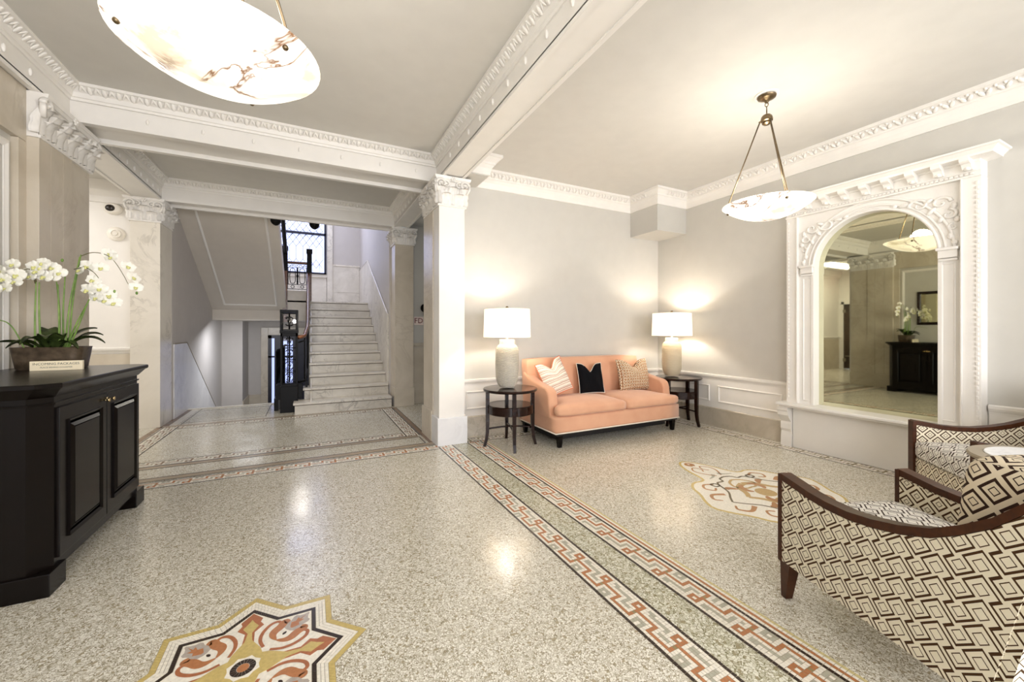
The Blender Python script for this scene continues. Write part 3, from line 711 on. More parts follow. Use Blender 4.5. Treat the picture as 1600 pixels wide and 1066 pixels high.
# landing, upper flight
ld=root_struct('trim_13')
MB().box(-1.82,1.27,10.30,12.2,1.80,1.945).box(-1.82,.0,10.24,12.2,1.53,1.80).build('landing_slab',M['soffit'],ld)
MB().box(-.48,.02,10.22,10.25,1.53,2.20).build('landing_fascia',M['marB'],ld)
MB().box(-1.82,.0,10.22,12.2,1.945,1.98).build('landing_paving',M['marS'],ld)
MB().box(.0,1.26,10.32,12.2,1.945,1.98).build('landing_paving',M['marS'],ld)
SL=.56
Z0=1.74
MB().prism([(10.24,Z0),(7.42,Z0+SL*2.82),(7.42,Z0+SL*2.82+.35),(10.24,Z0+.35)],-1.82,-.48,basis((0,0,0),(0,1,0),(0,0,1),(1,0,0))).build('upper_flight',M['soffit'],ld)
Lm=2.3*math.sqrt(1+SL*SL); dn=math.sqrt(1+SL*SL)
mb=MB(); frame(mb,basis((-1.60,10.05,Z0+SL*.19),(1,0,0),(0,-1/dn,SL/dn),(0,-SL/dn,-1/dn)),.96,Lm*1.1,.035,.02); mb.build('soffit_moulding',M['trim'],ld)
MB().box(-1.82,-.47,10.215,10.245,1.53,1.75).build('landing_beam',M['soffit'],ld)
# lower flight
lf=thing('lower_staircase','white marble stairs going down behind the floor edge at the left','stairs',(-1.2,8.35,0))
lf.location=(0,0,0)
for k in range(7):
    MB().box(-1.80,-.55,8.37+.29*k,8.37+.29*(k+1)+.02,-.18*(k+1)-.03,-.18*(k+1)).build('tread',M['marS'],lf)
    MB().box(-1.80,-.55,8.35+.29*k,8.37+.29*k,-.18*(k+1),-.18*k-.012 if k==0 else -.18*k-.03).build('riser',M['marS'],lf)
# window over the landing (leaded, daylit)
wn=root_struct('window_1')
X0,X1,Zb,Zt=-1.35,.39,2.84,4.95
MB().box(X0,X1,12.17,12.19,Zb,Zt).build('pane',M['pane'],wn)
mb=MB()
for a in ((X0,X0+.06,Zb,Zt),(X1-.05,X1,Zb,Zt),(X0,X1,Zb,Zb+.045),(X0,X1,Zt-.05,Zt),(X0,X1,3.90,3.96)): mb.box(a[0],a[1],12.12,12.19,a[2],a[3])
mb.build('window_frame',M['winframe'],wn)
ld2=MB(); cw=.16; y=12.16; xs=[X0+.05+i*cw for i in range(int((X1-X0-.08)/cw)+1)]
def came(a,b): ld2.tube([(a[0],y,a[1]),(b[0],y,b[1])],.0055,4)
for i,x in enumerate(xs):
    for zc in (4.42,3.40):
        came((x,zc-.17),(x,zc+.17))
        if i+1<len(xs):
            xm=x+cw/2; came((x,zc+.17),(xm,zc+.28)); came((xm,zc+.28),(x+cw,zc+.17)); came((x,zc-.17),(xm,zc-.28)); came((xm,zc-.28),(x+cw,zc-.17))
            for s in (1,-1):
                z1=zc+.28*s; z2=zc+.40*s; came((xm,z1),(x,z2)); came((xm,z1),(x+cw,z2)); z3=zc+.52*s
                if (s==1 and zc<4) or (s==-1 and zc>4): came((x,z2),(xm,z2+.12*s)) if abs(z2+.12*s-3.93)<.35 else None
            came((xm,zc-.28),(xm,zc-.5)) if zc<4 else None
for i in range(len(xs)-1):
    came((xs[i],3.80),(xs[i]+cw/2,3.90)); came((xs[i]+cw,3.80),(xs[i]+cw/2,3.90)); came((xs[i],4.02),(xs[i]+cw/2,3.96)); came((xs[i]+cw,4.02),(xs[i]+cw/2,3.96))
stuff(ld2.build('lead_cames',M['lead'],wn))
# glazed door below
d2=root_struct('door_2')
MB().box(-1.14,-.98,12.12,12.2,-1.45,1.38,b=.006).box(-.04,.12,12.12,12.2,-1.45,1.38,b=.006).box(-.98,-.04,12.12,12.2,1.18,1.38,b=.006).build('door_surround',M['marB'],d2)
mb=MB()
for a in ((-.98,-.90,-1.45,1.18),(-.55,-.53,-1.45,1.18),(-.12,-.04,-1.45,1.18),(-.98,-.04,1.10,1.18),(-.98,-.04,.60,.64),(-.98,-.04,-1.45,-1.0)): mb.box(a[0],a[1],12.08,12.16,a[2],a[3])
mb.build('door_frame',M['winframe'],d2)
MB().box(-.90,-.84,12.15,12.17,-1.2,1.1).build('pane',M['pane2'],d2); MB().box(-.66,-.42,12.15,12.17,-.9,1.02).build('pane',M['pane2'],d2); MB().box(-.84,-.66,12.12,12.17,-1.45,1.18).box(-.42,-.06,12.12,12.17,-1.45,1.18).build('door_leaf',M['winframe'],d2)

# ---- capitals
def leaf_mesh():
    mb=MB()
    def fn(u,v):
        a=u*2-1; w=.5*(.80+.20*abs(math.sin(3.2*PI*v)))*(1-.75*max(0,v-.55)**1.5*2.2)
        y=.10+.10*v+.55*max(0,v-.45)**2*2.0 +.07*math.cos(a*PI*3)*(1-v*.5)-.10*a*a
        z=v-.9*max(0,v-.72)**2*3.2
        return (a*w,y,z)
    mb.grid(8,9,fn)
    # back side to give the leaf thickness
    mb.grid(8,9,lambda u,v:(fn(u,v)[0]*.98,fn(u,v)[1]-.07,fn(u,v)[2]))
    return mb
def spiral(r0,turns,n=26,x=1):
    return [(x*r0*(1-.75*i/n)*math.cos(turns*2*PI*i/n),0,r0*(1-.75*i/n)*math.sin(turns*2*PI*i/n)) for i in range(n+1)]
_l=leaf_mesh().build('acanthus_leaf',M['orn'],None,smooth=True); LEAFME=_l.data; bpy.data.objects.remove(_l)
mb=MB(); mb.tube(spiral(.042,1.4),.011,6,rf=lambda t:.013-.006*t); mb.ell((0,0,0),(.012,.016,.012),8,5)
mb.tube([(.042,0,0),(.040,.0,-.03),(.02,-.005,-.075)],.012,6); _l=mb.build('scroll',M['orn'],None,smooth=True); SCME=_l.data; bpy.data.objects.remove(_l)
mb=MB(); mb.ell((0,.0,0),(.013,.016,.013),8,5)
for k in range(6): mb.ell((.022*math.cos(k*PI/3),-.002,.022*math.sin(k*PI/3)),(.013,.010,.013),6,4)
_l=mb.build('rosette',M['orn'],None,smooth=True); ROME=_l.data; bpy.data.objects.remove(_l)
def cap(parent,x0,x1,y0,y1,z0,z1,faces):
    h=z1-z0
    mb=MB()
    # bell with flaring abacus
    def ringbox(zz0,zz1,g0,g1):
        w_=1 if 'W' in faces or faces=='SE' else 0; e_=1 if ('E' in faces or faces=='SW') else 0; s_=1 if 'S' in faces else 0
        mb.add([(x0-g0*w_,y0-g0*s_,zz0),(x1+g0*e_,y0-g0*s_,zz0),(x1+g0*e_,y1,zz0),(x0-g0*w_,y1,zz0),(x0-g1*w_,y0-g1*s_,zz1),(x1+g1*e_,y0-g1*s_,zz1),(x1+g1*e_,y1+g1*(1-s_)*.6,zz1),(x0-g1*w_,y1+g1*(1-s_)*.6,zz1)],
          [(0,3,2,1),(4,5,6,7),(0,1,5,4),(1,2,6,5),(2,3,7,6),(3,0,4,7)])
    ringbox(z0,z0+.02,.018,.018); ringbox(z0+.02,z1-.05,.004,.022); ringbox(z1-.05,z1-.03,.035,.05); ringbox(z1-.03,z1+.0,.055,.062)
    c=mb.build('capital',M['orn'],parent)
    def place(me,name,p,rz,sc):
        o=bpy.data.objects.new(name,me); COL.objects.link(o); o.parent=c; o.location=p; o.rotation_euler=(0,0,rz); o.scale=sc
    for f in faces:
        if f=='S': a=Vector((x0,y0,0)); u=Vector((1,0,0)); nn=Vector((0,-1,0)); w=x1-x0
        elif f=='W': a=Vector((x0,y1,0)); u=Vector((0,-1,0)); nn=Vector((-1,0,0)); w=y1-y0
        elif f=='E': a=Vector((x1,y0,0)); u=Vector((0,1,0)); nn=Vector((1,0,0)); w=y1-y0
        rz=math.atan2(u.y,u.x)+PI   # leaf local x -> -u so local y -> outward
        n=max(2,int(round(w/.15))); lw=w/n
        for i in range(n):
            p=a+u*(lw*(i+.5))+nn*.0; place(LEAFME,'acanthus_leaf',(p.x,p.y,z0+.018),rz,(lw*1.05,.20,h*.44))
        for i in range(n+1):
            t=min(max(lw*i,.02),w-.02); p=a+u*t+nn*.0; place(LEAFME,'acanthus_leaf',(p.x,p.y,z0+.03),rz,(lw*.9,.20,h*.68))
        for i in range(n):
            p=a+u*(lw*(i+.5))+nn*.03
            if n>2 and abs(i-(n-1)/2)>.6 and 0<i<n-1: continue
            sgn=-1 if i<n/2 else 1
            place(SCME,'scroll',(p.x-u.x*0,p.y,z1-.085),rz,(-sgn*1.1,1.5,1.0))
        for t,sgn in ((.015,1),(w-.015,-1)):
            p=a+u*t+nn*.045; place(SCME,'scroll',(p.x,p.y,z1-.088),rz,(sgn*1.35,1.8,1.25))
        p=a+u*(w/2)+nn*.06; place(ROME,'rosette',(p.x,p.y,z1-.03),rz,(1,1,1))
    return c
# ---- pillars
C1=thing('pillar','white painted and marble pillar with leafy capital beside the round lamp table','pillar',(0,0,0))
MB().box(1.312,1.62,4.45,4.68,.31,2.75,b=.003).build('painted_shaft',M['white'],C1)
MB().box(1.300,1.60,4.682,5.10,.33,2.75,b=.003).build('marble_shaft',M['marB'],C1)
MB().box(1.288,1.645,4.42,4.685,0,.315,b=.004).build('base',M['marBlue'],C1)
MB().box(1.282,1.62,4.688,5.13,0,.36,b=.004).build('marble_base',M['marB'],C1)
cap(C1,1.312,1.62,4.45,5.10,2.745,3.08,'SW')
C2=thing('pillar','beige marble pillar with leafy capital at the foot of the stairs','pillar',(0,0,0))
MB().box(1.300,1.617,7.05,7.5,.31,2.80,b=.003).build('marble_shaft',M['marB'],C2)
MB().box(1.290,1.63,7.03,7.5,0,.315,b=.004).build('base',M['marB'],C2)
cap(C2,1.300,1.617,7.05,7.4,2.80,3.09,'SW')
L2=thing('pillar','white marble pillar with leafy capital left of the stairwell opening','pillar',(0,0,0))
MB().box(-2.133,-1.822,7.0,7.55,0,2.78,b=.003).build('marble_shaft',M['marW'],L2)
cap(L2,-2.133,-1.822,7.0,7.5,2.775,3.09,'SE')
L1=thing('pillar','beige marble pillar with leafy capital behind the dark console and orchids','pillar',(0,0,0))
MB().box(-2.0,-1.785,4.20,4.35,.30,2.75,b=.003).box(-2.0,-1.785,4.352,4.52,.30,2.75,b=.003).box(-2.0,-1.785,4.522,4.66,.30,2.75,b=.003).build('marble_facing',M['marB'],L1)
MB().box(-2.1,-1.80,4.662,4.99,.30,2.75,b=.003).build('marble_shaft',M['marB'],L1)
MB().box(-2.0,-1.775,4.18,5.0,0,.30,b=.004).build('base',M['marB'],L1)
cap(L1,-2.1,-1.795,4.20,4.99,2.745,3.08,'E')
# ================================================================== STAIRCASE
SC=thing('staircase','white veined marble staircase rising to the landing beside the beige pillar','stairs',(0,0,0))
sy=lambda k: 7.09 if k==1 else 7.09+.316*(k-1)+.02
for k in range(1,12):
    xl={1:-.22,2:-.09}.get(k,0.0); z=.18*k; y=sy(k); yn=sy(k+1) if k<11 else y+.08
    MB().box(xl-.02,1.252,y-.032,yn+.03,z-.034,z,b=.006).build('tread',M['marS'],SC)
    MB().box(xl,1.25,y-.010,y+.01,z-.046,z-.034).build('joint',M['joint'],SC)  # dark strip paints the nosing shadow along the grout line
    js={1:[.42],2:[.33],3:[.22]}.get(k,[]); xs_=[xl]+js+[1.252]
    for a,b in zip(xs_[:-1],xs_[1:]):
        MB().box(a+.002,b-.002,y,y+.03,z-.18,z-.042).build('riser',M['marS'],SC)
MB().prism([(7.12,0),(7.75,0),(10.3,1.3),(10.3,1.94),(10.25,1.94),(7.74,.50),(7.12,.14)],0,.02,basis((.0,0,0),(0,1,0),(0,0,1),(1,0,0))).build('stringer',M['marS'],SC)
# ---- cast iron newel with lattice and lantern head
def ironpanel(mb,Mx,w,h,bars=2,r=.006):
    """scrolled iron lattice filling a w x h field in local XY"""
    mb.tube([(0,0,0),(w,0,0),(w,h,0),(0,h,0)],r*1.3,5,True,Mx)
    nrow=max(1,int(round(h/(w*1.0)))); rh=h/nrow
    for i in range(nrow):
        y0=i*rh; cx,cy=w/2,y0+rh/2; q=min(w,rh)*.5
        for sx in (1,-1):
            for sy_ in (1,-1):
                pts=[(cx+sx*q*(.12+.36*(1-.8*t)*math.cos(t*4.4)+.30*t*0),cy+sy_*q*(.42+.36*(1-.8*t)*math.sin(t*4.4)),0) for t in [j/12 for j in range(13)]]
                mb.tube(pts,r,5,False,Mx)
        mb.tube([(cx,y0,0),(cx,y0+rh,0)],r,5,False,Mx)
        mb.tube([(cx+.2*q*math.cos(a),cy+.2*q*math.sin(a),0) for a in [2*PI*j/10 for j in range(10)]],r*.8,5,True,Mx)
        mb.tube([(0,y0,0),(w,y0,0)],r*.9,5,False,Mx)
NW=thing('newel_post','black cast iron newel post with pierced scrollwork and square lantern head','newel',(-.305,7.43,0))
w=.125
MB().box(-w,w,-w,w,0,.42,b=.006).box(-w+.01,w-.01,-w+.01,w-.01,.42,.45).build('plinth',M['iron'],NW)
MB().box(-w-.06,-w+.01,-.02,.28,.20,.44,b=.004).build('side_block',M['iron'],NW); MB().box(w-.01,w+.06,-.02,.25,.20,.44,b=.004).build('side_block',M['iron'],NW)
mb=MB()
for sx in (1,-1):
    for sy_ in (1,-1): mb.box(sx*.108-.012,sx*.108+.012,sy_*.108-.012,sy_*.108+.012,.44,1.30)
mb.box(-.12,.12,-.12,.12,1.22,1.27); mb.build('corner_bar',M['iron'],NW)
for a in range(4):
    mb=MB(); ironpanel(mb,RZ(a*PI/2)@basis((-.098,-.108,.46),(1,0,0),(0,0,1),(0,-1,0)),.196,.76); stuff(mb.build('iron_scrollwork',M['iron'],NW,smooth=True))
mb=MB().box(-.13,.13,-.13,.13,1.27,1.32,b=.004).box(-.128,.128,-.128,.128,1.60,1.645,b=.004)
for sx in (1,-1):
    for sy_ in (1,-1): mb.box(sx*.112-.014,sx*.112+.014,sy_*.112-.014,sy_*.112+.014,1.32,1.60)
mb.build('lantern_frame',M['iron'],NW)
for a in range(4):
    mb=MB(); ironpanel(mb,RZ(a*PI/2)@basis((-.1,-.112,1.33),(1,0,0),(0,0,1),(0,-1,0)),.20,.26,r=.008); stuff(mb.build('lantern_scrollwork',M['iron'],NW,smooth=True))
MB().ell((.075,-.02,1.46),(.022,.022,.03),12,8).build('bulb',M['bulb'],NW,smooth=True)
light('POINT','newel_bulb_light',(-.305+.20,7.22,1.46),5,(1,.93,.8),r=.03)
# ---- stair balustrade (seen almost edge on)
SB=thing('stair_balustrade','black iron balustrade with wooden handrail curving up the open side of the stairs','balustrade',(0,0,0))
def bz(y): return .18*((y-7.4)/.316+1)+.86
path=[(-.17,7.42,1.20),(-.09,7.60,1.22),(-.05,7.85,1.36)]+[(-.045,y,bz(y)-.02) for y in (8.2,8.8,9.4,10.0,10.3)]
mb=MB(); mb.tube(path,.032,8); mb.build('handrail',M['newelw'],SB,smooth=True)
mb=MB(); mb.tube([(a,b,c-.75 if b>7.7 else .47) for a,b,c in path],.022,6); mb.tube([(a,b,c-.08) for a,b,c in path],.012,6); mb.build('lower_rail',M['iron'],SB,smooth=True)
for i in range(20):
    y=7.62+i*.137; zt=(bz(y)-.05 if y>7.85 else 1.25); zb=(bz(y)-.78 if y>7.85 else .45); x=-.05 if y>7.8 else -.09
    mb=MB(); mb.tube([(x,y,zb),(x,y,zt)],.009,6)
    if i<18: mb.tube([(x,y+.068+.045*math.cos(a),(zb+zt)/2+.12*math.sin(a)+.02) for a in [2*PI*j/10 for j in range(10)]],.007,5,True)
    mb.build('baluster',M['iron'],SB,smooth=True)
mb=MB(); mb.prism([(7.55,.02),(7.75,.02),(10.25,1.50),(10.25,1.80),(7.75,.46),(7.55,.46)],0,.03,basis((-.075,0,0),(0,1,0),(0,0,1),(1,0,0))); mb.build('iron_string',M['iron'],SB)
# guard beside the lower flight
GB=thing('stairwell_guard','black iron guard panel behind the newel above the lower stairs','balustrade',(0,0,0))
MB().tube([(-.47,7.5,.98),(-.50,10.2,.98)],.025,8).build('guard_rail',M['iron'],GB,smooth=True)
MB().box(-.53,-.47,7.56,8.36,-.03,.20).box(-.52,-.48,8.36,10.2,-.10,.14).build('kerb',M['iron'],GB)
for i in range(18):
    y=7.62+i*.145; mb=MB(); mb.tube([(-.5,y,.14),(-.5,y,.97)],.008,5); mb.tube([(-.5,y+.07+.045*math.cos(a),.55+.14*math.sin(a)) for a in [2*PI*j/10 for j in range(10)]],.006,5,True); mb.build('baluster',M['iron'],GB,smooth=True)
# landing balustrade
LBt=thing('landing_balustrade','black iron scroll balustrade with wooden rail on the landing below the window','balustrade',(0,0,0))
for x,zt,nm in ((-.50,3.13,'post'),(-.02,3.10,'post')):
    MB().box(x-.045,x+.045,10.13,10.22,1.5 if x<-.3 else 1.98,zt-.18).build(nm,M['newelw'],LBt)
    MB().box(x-.05,x+.05,10.125,10.225,zt-.5,zt-.04,b=.004).box(x-.062,x+.062,10.11,10.24,zt-.05,zt+.05,b=.01).build('post_cap',M['iron'],LBt)
MB().box(-.47,-.06,10.15,10.21,2.80,2.85,b=.008).build('handrail',M['newelw'],LBt)
mb=MB(); mb.tube([(-.455,10.18,2.235),(-.065,10.18,2.235),(-.065,10.18,2.80),(-.455,10.18,2.80)],.011,6,True)
mb.tube([(-.45,10.18,2.72),(-.07,10.18,2.72)],.007,5); mb.tube([(-.45,10.18,2.34),(-.07,10.18,2.34)],.007,5)
for cx in (-.355,-.165):
    mb.tube([(cx+.055*math.copysign(abs(math.cos(a))**.6,math.cos(a)),10.18,2.53+.17*math.copysign(abs(math.sin(a))**.6,math.sin(a))) for a in [2*PI*j/20 for j in range(20)]],.008,5,True)
    mb.tube([(cx+.032*math.cos(a),10.18,2.288+.032*math.sin(a)) for a in [2*PI*j/12 for j in range(12)]],.007,5,True)
    for s in (-1,1): mb.tube([(cx+s*.085,10.18,2.34),(cx+s*.085,10.18,2.72)],.006,5)
mb.tube([(-.26,10.18,2.34),(-.26,10.18,2.72)],.010,6); mb.ell((-.26,10.18,2.53),(.026,.02,.035),8,6); mb.ell((-.26,10.18,2.40),(.02,.02,.03),8,6); mb.ell((-.26,10.18,2.66),(.02,.02,.03),8,6)
mb.tube([(-.45+.38*t/14,10.18,2.76+.018*math.sin(t*2.2)) for t in range(15)],.006,5)
stuff(mb.build('iron_scrollwork',M['iron'],LBt,smooth=True))
UB=thing('upper_balustrade','dark balustrade rail of the upper flight with two hanging newel drops under the beam','balustrade',(0,0,0))
MB().box(-.52,-.46,7.47,7.55,3.4,4.6).tube([(-.49,10.15,3.02),(-.49,7.5,4.45)],.04,8).build('handrail',M['iron'],UB)
for x in (-.50,.06):
    MB().lathe([(.001,-.03),(.03,-.02),(.055,.0),(.075,.03),(.08,.07),(.07,.10),(.07,.35)],(x,7.50,3.04),12).build('newel_drop',M['iron'],UB,smooth=True,angle=.6)
MB().box(-.5,.06,7.46,7.54,3.3,3.5).build('landing_edge',M['iron'],UB)

# ================================================================== MIRROR FRAME
MR=thing('mirror_surround','tall white carved mirror surround with arched mirror, bracketed cornice and shelf on the parlour wall','mirror',(5.05,1.925,0))
def MW(o=0): return basis((-o,0,0),(0,-1,0),(0,0,1),(-1,0,0))    # local x -> -Y, y->Z, z -> out of wall; in thing space
hw=.745; gl=.480; zs=2.005; zb=.51
# face plate with arched opening
def plate(mb,w0,z0,z1,r,zc,zbot,d0,d1,n=24):
    arc=[(r*math.cos(PI*i/n),zc+r*math.sin(PI*i/n)) for i in range(n+1)]   # right to left
    out=[]
    for i in range(n+1):
        a=PI*i/n; c,s=math.cos(a),math.sin(a)
        t=min(w0/abs(c) if abs(c)>1e-6 else 1e9,(z1-zc)/s if s>1e-6 else 1e9); out.append((c*t,zc+s*t))
    # insert exact corners
    vs=[];fs=[]
    for d in (d0,d1):
        for p in arc: vs.append((p[0],p[1],d))
        for p in out: vs.append((p[0],p[1],d))
    m=n+1
    ci=[min(range(m),key=lambda i:(out[i][0]-w0)**2+(out[i][1]-z1)**2),min(range(m),key=lambda i:(out[i][0]+w0)**2+(out[i][1]-z1)**2)]
    for q,sx in zip(ci,(1,-1)):
        for k in range(2): vs[k*2*m+m+q]=(sx*w0,z1,(d0,d1)[k])
    for i in range(n):
        fs.append((2*m+i,2*m+i+1,3*m+i+1,3*m+i)); fs.append((i,m+i,m+i+1,i+1)); fs.append((i,i+1,2*m+i+1,2*m+i)); fs.append((m+i+1,m+i,3*m+i,3*m+i+1))
    mb.add(vs,fs)
    mb.box(-w0,-r,zbot,zc,d0,d1); mb.box(r,w0,zbot,zc,d0,d1)
mb=MB(MW()); plate(mb,hw-.10,zb-.02,2.64,gl,zs,zb-.02,.03,.15); mb.build('face_plate',M['white'],MR)
mb=MB(MW()); mb.box(-hw,-hw+.115,zb-.02,2.59,0,.185,b=.004); mb.build('side_pilaster',M['white'],MR); mb=MB(MW()); mb.box(hw-.115,hw,zb-.02,2.59,0,.185,b=.004); mb.build('side_pilaster',M['white'],MR)
mb=MB(MW()); mb.box(-hw+.001,hw-.001,2.592,2.72,0,.187,b=.004); mb.build('frieze',M['white'],MR)
# beaded edges
mb=MB(MW())
for s in (1,-1):
    for i in range(50): mb.box(s*(hw-.022)-.006,s*(hw-.022)+.006,.56+i*.040,.56+i*.040+.024,.183,.195)
    mb.box(s*(hw-.112)-.004,s*(hw-.112)+.004,.52,2.60,.15,.198)
for i in range(48): mb.box(-.70+i*.0295,-.70+i*.0295+.017,2.606,2.626,.183,.198)
stuff(mb.build('dentil_beading',M['orn'],MR))
mb=MB(MW()); mb.box(-hw,hw,2.585,2.600,.15,.200).box(-hw+.002,hw-.002,2.630,2.638,.18,.196); mb.build('frieze_fillet',M['white'],MR)
# arch mouldings
mb=MB(MW())
for r,t in ((gl+.012,.014),(gl+.05,.010),(gl+.105,.013)):
    mb.tube([(r*math.cos(PI*i/32),zs+r*math.sin(PI*i/32),.152) for i in range(33)],t,8)
mb.build('arch_moulding',M['white'],MR,smooth=True)
for s in (1,-1):
    mb=MB(MW())
    mb.box(s*(gl+.066)-.06,s*(gl+.066)+.06,zs-.06,zs+.01,.12,.18,b=.006); mb.box(s*(gl+.066)-.068,s*(gl+.066)+.068,zs+.005,zs+.03,.12,.20,b=.006); mb.box(s*(gl+.066)-.058,s*(gl+.066)+.058,zs-.085,zs-.065,.12,.17,b=.004)
    mb.build('impost',M['white'],MR)
for s in (1,-1):
    mb=MB(MW()); frame(mb,T(s*(gl+.066)-.044,zb+.03,.15),.088,1.36,.012,.008); mb.build('pilaster_panel',M['white'],MR)
for s in (1,-1): mb=MB(MW()); mb.box(s*(gl+.016)-.014,s*(gl+.016)+.014,zb-.02,zs-.06,.10,.158,b=.004); mb.build('inner_fillet',M['white'],MR)
# spandrel foliage
def leafy(mb,Mx,s):
    def sp(cx,cy,r,a0,tr,k=1): return [(cx+r*(1-.8*i/14)*math.cos(a0+k*tr*2*PI*i/14),cy+r*(1-.8*i/14)*math.sin(a0+k*tr*2*PI*i/14),.006) for i in range(15)]
    mb.tube(sp(.36*s,.515,.075,PI,1.1,-s),.013,6,M=Mx,rf=lambda t:.016-.008*t)
    mb.tube(sp(.50*s,.50,.065,0,1.1,s),.013,6,M=Mx,rf=lambda t:.016-.008*t)
    mb.tube(sp(.55*s,.37,.055,PI/2,1.1,-s),.012,6,M=Mx,rf=lambda t:.015-.008*t)
    mb.tube(sp(.575*s,.24,.035,PI/2,1.0,s),.010,6,M=Mx,rf=lambda t:.012-.006*t)
    for cx,cy,a,l in ((.26,.55,.15,.085),(.19,.56,-.1,.05),(.44,.43,.9,.09),(.42,.54,.5,.07),(.58,.45,1.5,.07),(.50,.33,1.2,.07),(.60,.31,1.5,.06),(.56,.15,1.5,.07),(.585,.08,1.5,.05)):
        mb.ell((0,0,0),(l*.55,.022,.018),8,5,Mx@T(cx*s,cy,.004)@RZ(a*s if s>0 else PI-a))
for s in (1,-1):
    mb=MB(MW()); leafy(mb,T(0,zs,.15)@Matrix.Diagonal((1,.85,1,1)),s); stuff(mb.build('carved_foliage',M['orn'],MR,smooth=True))
mb=MB(); mb.sweep([(0,-hw+.02),(-.187,-hw+.02),(-.187,hw-.02),(0,hw-.02)][::-1],[(0,2.705),(-.012,2.705),(-.018,2.72),(-.105,2.728),(-.11,2.745),(-.135,2.77),(-.15,2.775),(-.15,2.79),(0,2.79)]); mb.build('cornice',M['white'],MR)
def sprof(): return [(0,0),(.02,-.005),(.045,.006),(.055,.025),(.07,.040),(.10,.046),(.115,.055),(.12,.068),(.12,.085),(0,.085)]
for i in range(9):
    y=-.675+i*.16875
    mb=MB(); mb.prism([(a,b) for a,b in sprof()],-.028,.028,basis((-.186,y,2.645),(-1,0,0),(0,0,1),(0,-1,0))); mb.ell((0,0,0),(.028,.026,.018),8,5,T(-.186-.03,y,2.655)); mb.build('bracket',M['orn'],MR)
# shelf, apron and corbels
MB().box(-.30,-.0,-hw-.06,hw+.06,.475,.505,b=.008).box(-.27,0,-hw-.04,hw+.04,.455,.476,b=.004).build('shelf',M['white'],MR)
MB().box(-.17,0,-hw+.06,hw-.06,0,.457,b=.003).build('apron_panel',M['white'],MR)
for y in (-hw-.0,hw-.0):
    mb=MB(); mb.prism([(0,0),(.20,0),(.195,.10),(.185,.17),(.20,.20),(.20,.26),(.19,.28),(.225,.32),(.255,.36),(.26,.40),(.27,.42),(.27,.455),(0,.455)],-.055,.055,basis((0,y,0),(-1,0,0),(0,0,1),(0,-1,0))); mb.build('corbel',M['white'],MR)
# glass
mb=MB(MW()); arc=[((gl+.05)*math.cos(PI*i/32),zs+(gl+.05)*math.sin(PI*i/32)) for i in range(33)]
mb.prism(arc+[(-gl-.05,zb-.02),(gl+.05,zb-.02)],.045,.055); mb.build('glass',M['mirror'],MR)

# ================================================================== PENDANTS
def bowl(name,lab,loc,zc,rods_rot,grp='alabaster bowl pendants'):
    """loc = ceiling point; bowl rim radius .36"""
    t=thing(name,lab,'pendant lamp',loc,rods_rot,grp); H=loc[2]
    zr=zc-H; Rr=.338
    MB().lathe([(.001,0),(.09,0),(.09,-.012),(.001,-.012)],seg=28).build('ceiling_plate',M['trim'],t,smooth=True,angle=.5)
    MB().lathe([(.062,-.012),(.072,-.018),(.068,-.03),(.045,-.042),(.02,-.055),(.012,-.07),(.001,-.072)],seg=24).build('canopy',M['bronze'],t,smooth=True,angle=.8)
    mb=MB(); mb.tube([(.012*math.cos(a),0,-.085+.018*math.sin(a)) for a in [2*PI*i/12 for i in range(12)]],.0035,6,True); mb.tube([(0,.010*math.cos(a),-.115+.018*math.sin(a)) for a in [2*PI*i/12 for i in range(12)]],.0035,6,True); mb.tube([(0,0,-.125),(0,0,-.18)],.005,6); mb.build('hook',M['bronze'],t,smooth=True)
    MB().lathe([(.001,-.17),(.03,-.175),(.042,-.19),(.046,-.21),(.046,-.225),(.03,-.235),(.036,-.245),(.02,-.258),(.001,-.262)],seg=20).build('hub',M['bronze'],t,smooth=True,angle=.8)
    prof=[]
    n=14
    for i in range(n+1):
        a=i/n; r=Rr*a; z=zr-.13+.13*a**2.1
        prof.append((max(r,.001),z))
    outer=prof; inner=[(max(r-.014,.001),z+.012) for r,z in prof[::-1]]
    inner[0]=(outer[-1][0]-.016,outer[-1][1]+.004)
    b=MB().lathe(outer+inner,seg=48).build('alabaster_bowl',M['alab'],t,smooth=True,angle=.9)
    for k in range(3):
        a=k*2*PI/3; c,s=math.cos(a),math.sin(a); rr=Rr*.955; z1=zr-.045
        mb=MB(); mb.tube([(.05*c,.05*s,-.222),(rr*.93*c,rr*.93*s,zr+.02)],.0055,8); mb.tube([(.035*c,.035*s,-.215),(.056*c,.056*s,-.226)],.009,8); mb.build('rod',M['bronze'],t,smooth=True)
        MB().ell((Rr*.87*c,Rr*.87*s,zr-.036),(.011,.011,.011),10,6).build('stud',M['bronze'],t,smooth=True)
    light('POINT',name+'_light',(loc[0],loc[1],zc-.0+.03),PEND,WARMP,r=.10)
    return t
PEND=14; WARMP=(1,.96,.89)
bowl('pendant_lamp','alabaster bowl pendant close overhead in the hall, its bowl streaked with brown veins',(-.30,1.88,3.38),2.40,1.36)
bowl('pendant_lamp','alabaster bowl pendant hanging from a hook canopy in the parlour',(3.469,2.062,3.33),2.395,2.05)

